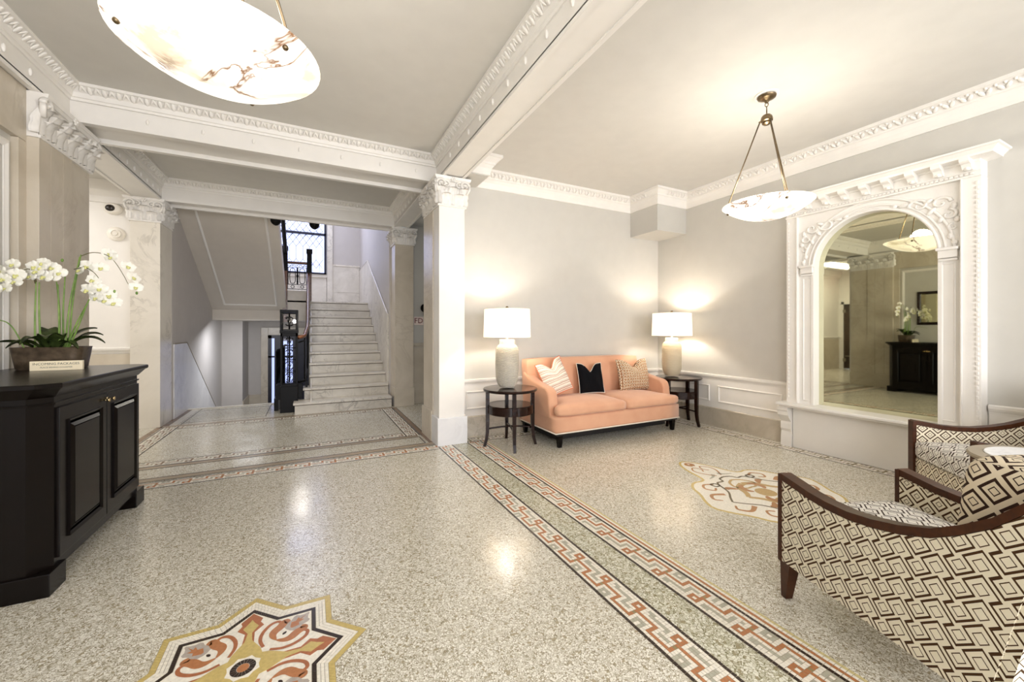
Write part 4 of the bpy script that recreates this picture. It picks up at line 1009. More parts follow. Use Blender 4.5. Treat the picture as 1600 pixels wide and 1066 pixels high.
# ================================================================== TABLES, LAMPS
def side_table(name,lab,loc,rz):
    t=thing(name,lab,'side table',loc,rz,'round two-tier side tables')
    MB().lathe([(.001,.628),(.295,.628),(.309,.636),(.312,.65),(.306,.659),(.001,.66)],seg=48).build('table_top',M['mahog'],t,smooth=True,angle=.5)
    MB().lathe([(.001,.375),(.255,.375),(.262,.38),(.262,.47),(.255,.476),(.001,.476)],seg=40).build('drum_shelf',M['mahog'],t,smooth=True,angle=.5)
    for k in range(4):
        a=k*PI/2; c,s=math.cos(a),math.sin(a); mb=MB(); 
        pts=[(.262,.636),(.262,.40),(.262,.26),(.264,.16),(.275,.08),(.298,0.0)]
        vs=[];fs=[]
        for i,(r,z) in enumerate(pts):
            wd=.021*(1 if z>.3 else .72+.28*z/.3)
            for dx,dy in ((-wd,-wd),(wd,-wd),(wd,wd),(-wd,wd)): vs.append((r*c+dx*c-dy*s,r*s+dx*s+dy*c,z))
        for i in range(len(pts)-1):
            for q in range(4): fs.append((i*4+q,i*4+(q+1)%4,i*4+4+(q+1)%4,i*4+4+q))
        fs.append((0,1,2,3)); fs.append(tuple(len(vs)-4+q for q in range(4)))
        mb.add(vs,fs).build('leg',M['mahog'],t)
    mb=MB()
    for k in range(2):
        c,s=math.cos(k*PI/2),math.sin(k*PI/2)
        mb.tube([(r*c,r*s,.20-.0*abs(r)+.02*math.cos(r*6)) for r in [-.26+.052*i for i in range(11)]],.011,6)
    mb.build('stretcher',M['mahog'],t,smooth=True); return t
side_table('side_table','round dark wood side table left of the coral sofa, by the pillar',(2.05,4.11,0),math.radians(-17))
side_table('side_table','round dark wood side table in the corner right of the coral sofa',(4.672,4.01,0),math.radians(12))
def lamp(lab,loc,mat,amp):
    t=thing('table_lamp',lab,'table lamp',loc,0,'stoneware table lamps')
    prof=[(.001,0),(.078,0),(.092,.012)]
    body=[(.086,.012),(.108,.05),(.124,.095),(.131,.15),(.133,.25),(.133,.40),(.128,.445),(.112,.480),(.090,.498),(.086,.51)]
    def rad(z):
        for (r0,z0),(r1,z1) in zip(body[:-1],body[1:]):
            if z0<=z<=z1: return r0+(r1-r0)*(z-z0)/(z1-z0)
        return .078
    vs=[];fs=[];nz=200;seg=48
    for j in range(nz+1):
        z=.012+(.498)*j/nz
        for k in range(seg):
            a=2*PI*k/seg; ph=z*2*PI/.0148+1.1*math.sin(a*3+z*9)+.8*math.sin(a*7-z*23)
            r=rad(z)+amp*max(-.4,math.sin(ph))*(1 if .03<z<.47 else .2); vs.append((r*math.cos(a),r*math.sin(a),z))
    for j in range(nz):
        for k in range(seg): fs.append((j*seg+k,j*seg+(k+1)%seg,(j+1)*seg+(k+1)%seg,(j+1)*seg+k))
    vs.append((0,0,.005)); c=len(vs)-1
    for k in range(seg): fs.append((c,(k+1)%seg,k))
    MB().add(vs,fs).build('vase_base',mat,t,smooth=True)
    MB().lathe([(.086,.508),(.088,.53),(.088,.548),(.082,.553),(.045,.555),(.012,.558),(.010,.60),(.001,.60)],seg=28).build('neck',M['ceram'],t,smooth=True,angle=.6)
    MB().lathe([(.001,.640),(.068,.652),(.070,.658),(.02,.66),(.018,.70),(.001,.70)],seg=20).build('socket_cup',M['bronze'],t,smooth=True,angle=.6)  # unseen baffle added to keep bulb light off the vase
    z0,z1,r0,r1=.578,.905,.272,.262
    MB().lathe([(r0,z0),(r1,z1),(r1-.004,z1),(r0-.004,z0)],seg=64,close=True).build('lamp_shade',M['shade'],t,smooth=True,angle=.5)
    mb=MB(); 
    for z,r in ((z0+.002,r0-.001),(z1-.002,r1-.001)): mb.tube([(r*math.cos(a),r*math.sin(a),z) for a in [2*PI*i/48 for i in range(48)]],.003,5,True)
    mb.build('shade_ring',M['creamc'],t)
    mb=MB(); 
    for k in range(3): mb.tube([(.012*math.cos(k*2.09),.012*math.sin(k*2.09),.885),((r1-.004)*math.cos(k*2.09),(r1-.004)*math.sin(k*2.09),.885)],.002,5)
    mb.tube([(0,0,.60),(0,0,.90)],.004,6); mb.build('shade_spider',M['bronze'],t)
    MB().lathe([(.001,.885),(.012,.888),(.014,.90),(.010,.91),(.018,.922),(.012,.936),(.001,.94)],seg=14).build('finial',M['bronze'],t,smooth=True)
    light('POINT','table_lamp_light',(loc[0],loc[1],loc[2]+.745),LAMP,(1,.94,.86),r=.045)
LAMP=21
lamp('table lamp with pale carved ribbed vase base beside the left sofa arm',(2.02,4.13,.66),M['ceram'],.0055)
lamp('table lamp with smooth beige vase base in the corner by the right sofa arm',(4.62,4.08,.66),M['ceram2'],.0018)

# ================================================================== SOFA
SF=thing('sofa','coral upholstered two-cushion sofa with dark feet between the side tables','sofa',(3.395,4.16,0))
SX,SY0,SY1=.97,-.44,.46    # half width, front, back (local y)
def soft(mb_fn,name,mat,par,sub=2,smooth=True,uv=None):
    return None
def softbox(x0,x1,y0,y1,z0,z1,b=.03,bul=0.0,n=6):
    """rounded, slightly crowned upholstered block"""
    bm=bmesh.new(); bmesh.ops.create_cube(bm,size=1)
    bmesh.ops.subdivide_edges(bm,edges=bm.edges[:],cuts=n,use_grid_fill=True)
    hx,hy,hz=(x1-x0)/2,(y1-y0)/2,(z1-z0)/2; out=[]
    for v in bm.verts:
        p=Vector((v.co.x*2,v.co.y*2,v.co.z*2))
        q=Vector((p.x*hx,p.y*hy,p.z*hz))
        c=Vector((max(-hx+b,min(hx-b,q.x)),max(-hy+b,min(hy-b,q.y)),max(-hz+b,min(hz-b,q.z)))) if b<min(hx,hy,hz) else q*0
        d=q-c
        if d.length>1e-7: q=c+d.normalized()*min(b,max(abs(d.x),abs(d.y),abs(d.z)))
        k=(1-p.x*p.x)*(1-p.y*p.y)
        q.z+=bul*k*(1 if p.z>0 else -.15)*abs(p.z)
        q.y+=bul*.5*(1-p.x*p.x)*(1-p.z*p.z)*(-1 if p.y<0 else 0)*abs(p.y)
        v.co=q+Vector(((x0+x1)/2,(y0+y1)/2,(z0+z1)/2))
    bm.verts.index_update(); r=MB().add([v.co.copy() for v in bm.verts],[[v.index for v in f.verts] for f in bm.faces]); bm.free(); return r
softbox(-SX,SX,SY0+.01,SY1-.02,.165,.35,.015,0).build('seat_base',M['coral'],SF,smooth=True)
MB().tube([(-SX,SY1-.05,.168),(-SX,SY0+.01,.168),(SX,SY0+.01,.168),(SX,SY1-.05,.168)],.008,6).build('piping',M['creamc'],SF,smooth=True)
MB().box(-SX+.02,SX-.02,SY0+.03,SY1-.04,.135,.168).box(-SX+.10,SX-.10,SY0+.16,SY1-.06,.06,.14).build('under_frame',M['leather'],SF)  # lower inset box is a dark block painting the shadow under the sofa
# back: slightly raked slab
bk=softbox(-SX+.02,SX-.06,.24,.44,.30,.96,.045,.0)
bk.v=[Vector((v.x,v.y+(v.z-.3)*.10-.05,v.z)) for v in bk.v]; bk.build('backrest',M['coral'],SF,smooth=True)
# arms: sloping down and sweeping to the front
for s in (-1,1):
    pts=[(.34,.30),(.34,.80),(.22,.735),(.05,.69),(-.10,.665),(-.20,.65),(-.255,.61),(-.275,.55),(-.285,.46),(-.30,.34),(-.31,.30)]
    mb=MB(); x0=s*SX; x1=s*(SX-.13)
    bm=bmesh.new(); vs=[bm.verts.new((min(x0,x1),a,b)) for a,b in pts]; f=bm.faces.new(vs); g=bmesh.ops.extrude_face_region(bm,geom=[f]); 
    for v in g['geom']:
        if isinstance(v,bmesh.types.BMVert): v.co.x=max(x0,x1)
    bmesh.ops.recalc_face_normals(bm,faces=bm.faces[:]); bmesh.ops.bevel(bm,geom=bm.edges[:],offset=.022,segments=3,profile=.5,affect='EDGES'); bm.verts.index_update()
    MB().add([v.co.copy() for v in bm.verts],[[v.index for v in q.verts] for q in bm.faces]).build('arm',M['coral'],SF,smooth=True,angle=.7); bm.free()
xm=.05
for x0,x1,tl,tr in ((-SX+.13,xm,-SX+.01,None),(xm+.004,SX-.13,None,SX-.01)):
    c=softbox(x0,x1,SY0-.02,.26,.345,.475,.05,.035,10)
    nv=[]
    for v in c.v:
        x=v.x
        if v.y<-.30:
            k=min(1,(-.30-v.y)/.04)
            if tl is not None and x<x0+.12: x=x-(x0-tl)*k*(1-(x-x0)/.12)
            if tr is not None and x>x1-.12: x=x+(tr-x1)*k*(1-(x1-x)/.12)
        nv.append(Vector((x,v.y,v.z)))
    c.v=nv; c.build('seat_cushion',M['coral'],SF,smooth=True)
for x,y in ((-SX+.08,SY0+.06),(SX-.08,SY0+.06),(-SX+.06,SY1-.08),(SX-.06,SY1-.08)):
    q=MB(); q.add([(x-.03,y-.03,.14),(x+.03,y-.03,.14),(x+.03,y+.03,.14),(x-.03,y+.03,.14),(x-.02,y-.02,0),(x+.02,y-.02,0),(x+.02,y+.02,0),(x-.02,y+.02,0)],[(0,1,2,3),(7,6,5,4),(0,4,5,1),(1,5,6,2),(2,6,7,3),(3,7,4,0)]); q.build('leg',M['espresso'],SF)

def pillow(name,lab,loc,rot,w,h,t,mat,chop=.0,backmat=None,grp=None,cat='pillow',pipe=None,uvs=1.0):
    """knife-edge pillow, local x width, z up, y thickness (front = -y); chop pushes the top centre down"""
    th=bpy.data.objects.new(name,None); COL.objects.link(th); th.location=loc; th.rotation_euler=rot; th['label']=lab; th['category']=cat
    if grp: th['group']=grp
    N=22
    def pt(u,v,side):
        a=u*2-1;b=v*2-1
        ex=(1-.055*(1-b*b)); ez=(1-.05*(1-a*a))
        x=a*w/2*ex; z=(b*h/2*ez)+h/2
        if b>0 or True:
            dip=chop*math.exp(-(a/.34)**2)*max(0,(b+.3)/1.3)**1.3; z-=dip
        k=(max(0,1-a*a)*max(0,1-b*b))**.42
        y=side*(t/2*k)
        if chop: y+= -side*0+ (-.0)
        y+=side*.004*math.sin(9*a+4*b)*k+side*.10*chop*math.exp(-(a/.16)**2)*max(0,b)*-k
        return (x,y,z)
    for side,mt,nm in ((-1,mat,'front_cover'),(1,backmat or mat,'back_cover')):
        vs=[pt(i/N,j/N,side) for i in range(N+1) for j in range(N+1)]
        fs=[(i*(N+1)+j,(i+1)*(N+1)+j,(i+1)*(N+1)+j+1,i*(N+1)+j+1) for i in range(N) for j in range(N)]
        if side>0: fs=[f[::-1] for f in fs]
        o=MB().add(vs,fs).build(nm,mt,th,smooth=True)
        L=o.data.uv_layers.new(name='UVMap')
        for lp in o.data.loops:
            vi=lp.vertex_index; i,j=divmod(vi,N+1); L.data[lp.index].uv=(i/N*w*uvs,j/N*h*uvs)
    if pipe:
        e=[pt(i/N,0,0) for i in range(N)]+[pt(1,j/N,0) for j in range(N)]+[pt(1-i/N,1,0) for i in range(N)]+[pt(0,1-j/N,0) for j in range(N)]
        MB().tube(e,.005,5,True).build('piping',pipe,th,smooth=True)
    return th
G='scatter pillows on the coral sofa'
pillow('pillow','beige striped pillow with coral back leaning on the left sofa arm',(2.78,4.15,.54),(math.radians(-18),math.radians(-17),math.radians(0)),.38,.44,.15,M['stripe'],.10,M['coralp'],G,pipe=M['coralp'])
pillow('pillow','plain black velvet pillow with white edge in the middle of the coral sofa',(3.30,4.20,.495),(math.radians(-15),0,math.radians(-8)),.37,.40,.14,M['velvet'],.11,M['creamc'],G,pipe=M['creamc'])
pillow('pillow','tan honeycomb print pillow on the right end of the coral sofa',(4.02,4.16,.49),(math.radians(-14),0,math.radians(0)),.56,.44,.17,M['lattice'],.11,M['lattice'],G)

# ================================================================== ARMCHAIRS
def armchair(lab,loc,rz,pil):
    t=thing('armchair',lab,'armchair',loc,rz,'patterned armchairs')
    wo=.35; th_=.055; D=.84
    ys=lambda s:-s      # s = distance back from the front
    top=[(0,.60),(.08,.588),(.17,.573),(.26,.567),(.36,.570),(.46,.586),(.56,.612),(.66,.650),(.74,.700),(.82,.760),(.90,.845),(.96,.925)]
    bot=[(.80,.20),(.0,.185)]
    for s in (-1,1):
        xo=s*wo; xi=s*(wo-th_)
        poly=[(-a,b-.018) for a,b in top]+[(-a,b) for a,b in bot]
        Mx=basis((0,0,0),(0,1,0),(0,0,1),(1,0,0))
        MB().prism(poly,min(xo,xi),max(xo,xi),Mx).build('arm_panel',M['fabA'] if s<0 else M['fabA'],t,uv=True)
        # inner face in the diamond cloth
        MB().prism([(-a+(-.012 if i==0 else 0),b-.022) for i,(a,b) in enumerate(top)]+[(-.80,.22),(-.012,.22)],0,.004,basis((xi-(.004 if s>0 else 0),0,0),(0,1,0),(0,0,1),(1,0,0))).build('inner_arm_cloth',M['fabB'],t,uv=True)
        # wooden rail along the top and down the front
        vs=[];fs=[]; pr=top
        for a,b in pr:
            for dx,dz in ((-.029,-.016),(.029,-.016),(.029,.016),(-.029,.016)): vs.append((s*(wo-th_/2)+dx,-a,b+dz))
        for i in range(len(pr)-1):
            for q in range(4): fs.append((i*4+q,i*4+(q+1)%4,i*4+4+(q+1)%4,i*4+4+q))
        fs+= [(0,1,2,3),tuple(len(vs)-4+q for q in range(4))]
        MB().add(vs,fs).build('arm_rail',M['walnut'],t,smooth=True,angle=.6)
        MB().box(min(xo,xi)-.004,max(xo,xi)+.004,-.012,.012,.18,.612,b=.003).build('front_stile',M['walnut'],t)
        for y,yy in ((-.03,.0),(-.80,-.86)):
            x=s*(wo-.03); k=.030; z1=.20
            MB().add([(x-k,y-k,z1),(x+k,y-k,z1),(x+k,y+k,z1),(x-k,y+k,z1),(x-k*.6,yy-k*.7,0),(x+k*.6,yy-k*.7,0),(x+k*.6,yy+k*.3,0),(x-k*.6,yy+k*.3,0)],[(0,1,2,3),(7,6,5,4),(0,4,5,1),(1,5,6,2),(2,6,7,3),(3,7,4,0)]).build('leg',M['walnut'],t)
    wi=wo-th_-.003
    softbox(-wi,wi,-.80,.0,.19,.33,.012,0).build('seat_rail',M['fabB'],t,smooth=True,uv=True)
    softbox(-wi,wi,-.66,.012,.33,.465,.035,.03,8).build('seat_cushion',M['fabS'],t,smooth=True,uv=True)
    b=softbox(-wi,wi,-.86,-.62,.32,.93,.05,.0,8)
    b.v=[Vector((v.x,v.y-(v.z-.3)*.12,v.z)) for v in b.v]; b.build('back_cushion',M['fabP'],t,smooth=True,uv=True)
    q=MB(); q.prism([(-.80,.20),(-.95,.92),(-.985,.92),(-.835,.20)],-wo+.004,wo-.004,basis((0,0,0),(0,1,0),(0,0,1),(1,0,0))); q.build('outer_back',M['fabA'],t,uv=True)
    return t
armchair('armchair nearest the camera, its key-patterned side panel turned to the viewer',(2.415,1.048,0),math.radians(-21.5),True)
armchair('armchair beside the mirror shelf behind the round table, facing the open floor',(4.02,1.17,0),math.radians(44.6),False)
# round table between the chairs
RT=thing('round_table','round table with white inset top and grey-brown rim between the patterned armchairs','table',(3.60,.60,0))
MB().lathe([(.001,.585),(.31,.585),(.325,.595),(.328,.606),(.322,.616),(.262,.618),(.262,.612),(.001,.612)],seg=56).build('table_rim',M['tabletop'],RT,smooth=True,angle=.5)
MB().lathe([(.001,.612),(.258,.612),(.260,.620),(.256,.623),(.001,.623)],seg=56).build('inset_top',M['tabletopW'],RT,smooth=True,angle=.5)
MB().lathe([(.001,0),(.20,0),(.20,.018),(.06,.035),(.032,.06),(.028,.30),(.032,.54),(.07,.575),(.10,.585),(.001,.585)],seg=32).build('pedestal',M['walnut'],RT,smooth=True,angle=.6)

# ================================================================== CONSOLE CABINET
CB=thing('console_cabinet','near-black two-door console cabinet against the left marble wall','cabinet',(-1.55,3.44,0))
# local: x out from wall (+), y along
xf=.375; y0,y1=-.62,.62; xb=-.30
def oct_(e,c=.0): return [(xb,y0-e),(xf+e-c,y0-e),(xf+e,y0-e+c),(xf+e,y1+e-c),(xf+e-c,y1+e),(xb,y1+e)]
MB().prism(oct_(0,.07),.10,1.0).build('body',M['espresso'],CB)
q=MB(); q.prism(oct_(.0,.07),.985,1.0)
def ring(q,z0,z1,e0,e1): 
    A=oct_(e0,.07);B=oct_(e1,.07); n=len(A); q.add([(x,y,z0) for x,y in A]+[(x,y,z1) for x,y in B],[tuple(range(n))[::-1],tuple(n+i for i in range(n))]+[(i,(i+1)%n,n+(i+1)%n,n+i) for i in range(n)])
q=MB(); ring(q,.945,.955,.008,.010); q.build('bead_moulding',M['espresso'],CB)
q=MB(); ring(q,.985,1.030,.006,.040); q.build('cornice',M['espresso'],CB)
q=MB(); ring(q,1.030,1.038,.045,.052); ring(q,1.038,1.055,.052,.052); ring(q,1.055,1.06,.052,.047); q.build('cabinet_top',M['espresso'],CB)
q=MB()
for ya,yb in ((y0-.015,y0+.14),(y1-.14,y1+.015)): q.box(xb,xf+.018,ya,yb,0,.115,b=.004); 
q.box(xb+.02,xf-.03,y0+.02,y1-.02,.06,.115); q.build('plinth_foot',M['espresso'],CB)
for k,(ya,yb) in enumerate(((y0+.085,-.004),(.004,y1-.085))):
    d=MB(); d.box(xf-.002,xf+.016,ya,yb,.15,.925,b=.003); d.build('door',M['espresso'],CB); dd=bpy.context.scene.objects[-1] if False else d
for k,(ya,yb) in enumerate(((y0+.085,-.004),(.004,y1-.085))):
    w_=yb-ya
    q=MB(); Mx=basis((xf+.016,ya+.075,.225),(0,1,0),(0,0,1),(1,0,0)); q.sweep([(0,0),(w_-.15,0),(w_-.15,.625),(0,.625)],[(0,0),(0,.010),(.010,.004),(.02,-.004),(.045,.010),(.05,.010),(.05,0)],True,Mx); q.box(.045,w_-.195,.045,.58,0,.010,Mx); q.build('raised_panel',M['espresso'],CB)
for y in (-.035,.035):
    MB().lathe([(.001,0),(.007,0),(.005,.008),(.004,.012),(.010,.016),(.013,.022),(.010,.028),(.001,.030)],M=basis((xf+.016,y,.885),(0,1,0),(0,0,1),(1,0,0)),seg=14).build('knob',M['knob'],CB,smooth=True)
MB().box(xf+.016,xf+.022,-.012,.012,.875,.90,b=.002).build('keyhole_plate',M['knob'],CB)
# ================================================================== ORCHIDS
OR=thing('potted_orchid','white orchids with arching sprays in a low brown metallic pot on the console','potted plant',(-1.59,3.90,1.06))
OX=Vector((-1.59,3.90,1.06))
def loc_(x,y,z): return (x-OX.x,y-OX.y,z-OX.z)
def obox(r,zb,zt,e0,e1,n=36):
    pass
vs=[];fs=[];n=40
def so(a,w,h): c,s=math.cos(a),math.sin(a); return (w*math.copysign(abs(c)**.35,c),h*math.copysign(abs(s)**.35,s))
rows=[(.155,.085,0),(.160,.090,.01),(.170,.098,.08),(.178,.105,.145),(.180,.107,.15),(.172,.099,.15),(.166,.094,.125)]
for w,h,z in rows:
    for k in range(n): x,y=so(2*PI*k/n,w,h); vs.append((x,y,z))
for i in range(len(rows)-1):
    for k in range(n): fs.append((i*n+k,i*n+(k+1)%n,(i+1)*n+(k+1)%n,(i+1)*n+k))
fs.append(tuple(range(n))[::-1]); MB().add(vs,fs).build('pot',M['pot'],OR,smooth=True,angle=.8)
mb=MB(); mb.add([(so(2*PI*k/n,.168,.096)[0],so(2*PI*k/n,.168,.096)[1],.128) for k in range(n)],[tuple(range(n))])
for k in range(60): a=R.uniform(0,6.28); r=R.random()**.5; mb.ell((.15*r*math.cos(a),.08*r*math.sin(a),.128),(.016,.014,.012),6,4)
stuff(mb.build('moss',M['moss'],OR,smooth=True))
def leaf(base,tip,w,arch,m):
    B=Vector(base);Tp=Vector(tip); d=(Tp-B); side=Vector((-d.y,d.x,0)).normalized() if Vector((d.x,d.y)).length>1e-4 else Vector((1,0,0))
    mb=MB()
    def fn(u,v,o=0):
        ww=w*math.sin(PI*min(1,(v*.93+.05)))**.6*(1-.25*v); p=B+d*v+Vector((0,0,arch*4*v*(1-v)))+side*((u-.5)*ww)
        p.z+=abs(u-.5)*ww*.5-o; return tuple(p)
    mb.grid(6,12,fn); mb.grid(6,12,lambda u,v:fn(u,v,.004)); mb.build('leaf',m,OR,smooth=True)
z=1.19
for b,t_,w_,ar in (((-1.66,3.90,z),(-1.80,3.80,1.25),.075,.02),((-1.62,3.88,z),(-1.56,3.74,1.27),.085,.05),((-1.60,3.92,z),(-1.66,4.0,1.33),.10,.05),
    ((-1.62,3.85,z),(-1.74,3.74,1.21),.07,.05),((-1.56,3.9,z),(-1.40,4.0,1.34),.075,.04),((-1.52,3.9,z),(-1.36,3.98,1.29),.07,.05),((-1.52,3.88,z),(-1.31,3.86,1.235),.065,.06),
    ((-1.56,3.86,z),(-1.42,3.78,1.20),.07,.05),((-1.60,3.86,z),(-1.66,3.70,1.235),.07,.06),((-1.58,3.9,z),(-1.50,3.80,1.29),.08,.04)):
    leaf(loc_(*b),loc_(*t_),w_,ar,M['leafg'])
def stem(pts,r,m,nm='stem'):
    P=[Vector(loc_(*p)) for p in pts]; C=[]
    for i in range(len(P)-1):
        p0=P[max(0,i-1)];p1=P[i];p2=P[i+1];p3=P[min(len(P)-1,i+2)]
        for k in range(5):
            t=k/5; C.append(.5*((2*p1)+(p2-p0)*t+(2*p0-5*p1+4*p2-p3)*t*t+(3*p1-p0-3*p2+p3)*t**3))
    C.append(P[-1]); MB().tube(C,r,6,rf=lambda t:r*(1-.45*t)).build(nm,m,OR,smooth=True)
for p in ([(-1.66,3.86,z),(-1.66,3.86,1.44),(-1.655,3.86,1.66)],[(-1.64,3.88,z),(-1.645,3.87,1.44),(-1.64,3.86,1.65)],
    [(-1.56,3.90,z),(-1.55,3.88,1.45),(-1.565,3.88,1.66)],[(-1.545,3.92,z),(-1.54,3.9,1.45),(-1.53,3.9,1.71)],[(-1.55,3.88,z),(-1.545,3.86,1.40),(-1.55,3.86,1.64)],
    [(-1.52,3.92,z),(-1.49,3.9,1.55),(-1.45,3.90,1.86)],[(-1.53,3.90,z),(-1.50,3.88,1.50),(-1.445,3.87,1.84)],
    [(-1.51,3.86,z),(-1.45,3.83,1.36),(-1.37,3.80,1.54)],[(-1.50,3.86,z),(-1.44,3.82,1.33),(-1.375,3.80,1.53)]):
    stem(p,.0065,M['stemg'])
stem([(-1.70,3.84,1.20),(-1.75,3.82,1.35),(-1.80,3.78,1.39),(-1.88,3.66,1.36)],.0045,M['stemg'])
stem([(-1.45,3.9,1.85),(-1.39,3.9,1.88),(-1.32,3.9,1.87),(-1.27,3.9,1.82),(-1.22,3.9,1.72),(-1.20,3.9,1.67),(-1.17,3.9,1.62)],.003,M['stemb'],'flower_spray')
stem([(-1.47,3.86,1.75),(-1.40,3.82,1.76),(-1.35,3.8,1.73),(-1.32,3.8,1.68),(-1.30,3.8,1.60)],.003,M['stemb'],'flower_spray')
stem([(-1.655,3.85,1.64),(-1.66,3.80,1.73),(-1.71,3.76,1.68),(-1.74,3.74,1.62),(-1.77,3.73,1.55)],.003,M['stemb'],'flower_spray')
stem([(-1.655,3.86,1.65),(-1.64,3.82,1.72),(-1.59,3.80,1.76),(-1.53,3.80,1.73)],.003,M['stemb'],'flower_spray')
# one flower: five petals, lip a sub-part
def petal(mb,a,l,w,tilt=.25,off=.0):
    def fn(u,v,o=0):
        x=(u-.5)*w*math.sin(PI*min(.98,v*.86+.10))**.7; y=-.004-tilt*l*v*v*.35-o+.012*(u-.5)**2*40*w; zz=l*v
        return (x,y,zz)
    m=RY(a); mb.grid(5,6,fn,m); mb.grid(5,6,lambda u,v:fn(u,v,-.002),m)
mb=MB()
for a,l,w_ in ((0,.040,.036),(PI*.62,.040,.034),(-PI*.62,.040,.034),(PI*.36,.046,.056),(-PI*.36,.046,.056)): petal(mb,a,l,w_)
_f=mb.build('flower',M['petal'],None,smooth=True); FME=_f.data; bpy.data.objects.remove(_f)
mb=MB(); mb.ell((0,-.012,-.004),(.007,.010,.006),8,5); mb.ell((0,-.016,-.012),(.010,.006,.008),8,5); mb.ell((-.008,-.010,-.002),(.005,.004,.007),6,4); mb.ell((.008,-.010,-.002),(.005,.004,.007),6,4)
_f=mb.build('lip',M['lip'],None,smooth=True); LME=_f.data; bpy.data.objects.remove(_f)
def flower(x,y,z_,rx,ry,rz,s):
    o=bpy.data.objects.new('flower',FME); COL.objects.link(o); o.parent=OR; o.location=loc_(x,y,z_); o.rotation_euler=(rx,ry,rz); o.scale=(s,s,s)
    q=bpy.data.objects.new('lip',LME); COL.objects.link(q); q.parent=o
FL=[(-1.29,3.90,1.85,.2),(-1.20,3.9,1.79,.9),(-1.17,3.9,1.71,1.1),(-1.155,3.9,1.64,.8),(-1.31,3.92,1.88,1.0),
 (-1.39,3.83,1.77,.0),(-1.43,3.84,1.74,-.3),(-1.31,3.80,1.76,.5),(-1.35,3.8,1.67,.2),(-1.37,3.78,1.60,-.2),(-1.33,3.79,1.55,.1),(-1.29,3.80,1.53,.3),(-1.25,3.81,1.52,.6),(-1.31,3.78,1.61,.4),(-1.27,3.80,1.57,.5),
 (-1.68,3.82,1.70,-.3),(-1.635,3.80,1.745,0),(-1.59,3.79,1.77,.1),(-1.55,3.80,1.745,.2),(-1.52,3.80,1.71,.4),(-1.65,3.79,1.68,.0),(-1.58,3.78,1.68,.1),(-1.615,3.78,1.71,-.1),(-1.545,3.79,1.685,.3),(-1.60,3.79,1.74,-.2),
 (-1.72,3.77,1.75,-.2),(-1.76,3.74,1.70,-.5),(-1.74,3.73,1.65,-.2),(-1.70,3.74,1.64,.1),(-1.73,3.72,1.59,-.3),(-1.77,3.71,1.58,-.1),(-1.69,3.74,1.68,.2),(-1.80,3.70,1.64,-.4),(-1.79,3.72,1.72,-.4)]
for x,y,zz,rz in FL: flower(x,y,zz,R.uniform(-.3,.15),R.uniform(-.5,.5),rz-.35+R.uniform(-.2,.2),R.uniform(.95,1.15))
for x,y,zz in ((-1.505,3.80,1.80),(-1.15,3.9,1.60),(-1.24,3.80,1.60)):
    MB().ell(loc_(x,y,zz),(.008,.008,.012),8,5).build('bud',M['stemg'],OR,smooth=True)
# sign on the console
PL=thing('desk_sign','small cream sign reading incoming packages in front of the orchid pot','sign',(-1.50,3.73,1.06))
MB().box(-.125,.125,-.012,.012,0,.062,b=.002).build('sign_block',M['plaque'],PL)
text('INCOMING PACKAGES',.0215,M['ink'],'lettering',PL,T(0,-.0125,.043)@RX(PI/2),.0004)
text('PLACE BEHIND COUNTER',.013,M['ink'],'lettering',PL,T(0,-.0125,.020)@RX(PI/2),.0004)
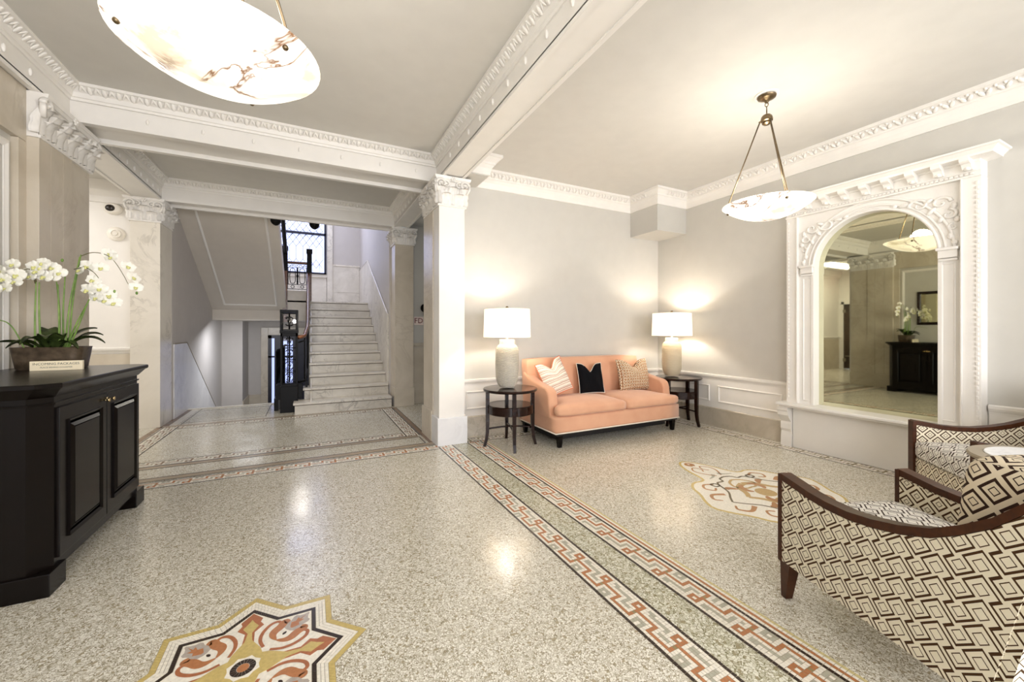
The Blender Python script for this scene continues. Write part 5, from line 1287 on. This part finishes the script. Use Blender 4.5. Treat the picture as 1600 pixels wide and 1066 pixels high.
# ================================================================== WALL THINGS
WM=thing('wall_mirror','rectangular wall mirror in a dark brown frame above the console','mirror',(-1.89,3.2,1.79))
mb=MB(); mb.sweep([(-.62,-.36),(.62,-.36),(.62,.36),(-.62,.36)],[(0,0),(0,.022),(.02,.034),(.045,.028),(.06,.016),(.06,0)],True,basis((0,0,0),(0,1,0),(0,0,1),(1,0,0))); mb.build('frame',M['mahog'],WM)
MB().box(.004,.010,-.58,.58,-.32,.32).build('glass',M['mirror'],WM)
SD=thing('security_camera','white dome camera with smoked lens, above the round horn on the side hall wall','camera',(-2.356,7.2,2.946))
Mw=basis((0,0,0),(1,0,0),(0,0,1),(0,-1,0))
MB().lathe([(.001,0),(.085,0),(.088,.015),(.080,.045),(.060,.062),(.001,.062)],M=Mw,seg=28,sx=1.1,sy=.9).build('housing',M['plast'],SD,smooth=True,angle=.7)
MB().ell((-.02,-.055,0),(.052,.035,.045),16,10).build('dome',M['dome'],SD,smooth=True)
AH=thing('alarm_horn','round white alarm horn below the dome camera on the side hall wall','alarm',(-2.33,7.2,2.613))
MB().lathe([(.001,0),(.092,0),(.095,.012),(.075,.03),(.060,.032),(.058,.05),(.040,.055),(.038,.045),(.028,.045),(.026,.058),(.001,.060)],M=Mw,seg=28).build('horn_body',M['plast'],AH,smooth=True,angle=.6)
FD=thing('fire_sign','white sign with dark red letters FD on the right hall wall','sign',(1.755,7.25,1.485))
MB().box(-.085,.085,-.012,0,-.075,.075,b=.003).build('sign_plate',M['signpink'],FD)
text('FD',.135,M['redink'],'lettering',FD,T(0,-.0125,0)@RX(PI/2),.001)
BL=thing('wall_bell','round black bell with bracket above the FD sign in the right hall','bell',(1.86,7.25,1.72))
MB().lathe([(.001,.10),(.03,.098),(.06,.08),(.075,.05),(.078,.03),(.001,.03)],M=Mw,seg=24).build('gong',M['iron'],BL,smooth=True,angle=.8)
MB().box(-.02,.02,-.04,0,-.14,.06,b=.004).ell((0,-.05,-.10),(.025,.025,.03),10,6).build('bracket',M['iron'],BL)
EX=thing('exit_sign','red lit exit sign high on the end wall of the side hall','sign',(-6.2,6.62,2.93))
MB().box(0,.04,-.17,.17,-.10,.10,b=.004).build('housing',M['exitbg'],EX)
text('EXIT',.15,M['exit'],'lettering',EX,basis((.041,0,0),(0,1,0),(0,0,1),(1,0,0)),.001)
CL=thing('ceiling_light','long bright diffuser light on the side hall ceiling','ceiling light',(-4.6,6.3,3.30))
MB().box(-.62,.62,-.16,.16,-.02,0,b=.004).build('tray',M['plast'],CL)
MB().box(-.60,.60,-.14,.14,-.085,-.02,b=.02).build('diffuser',M['tube'],CL)
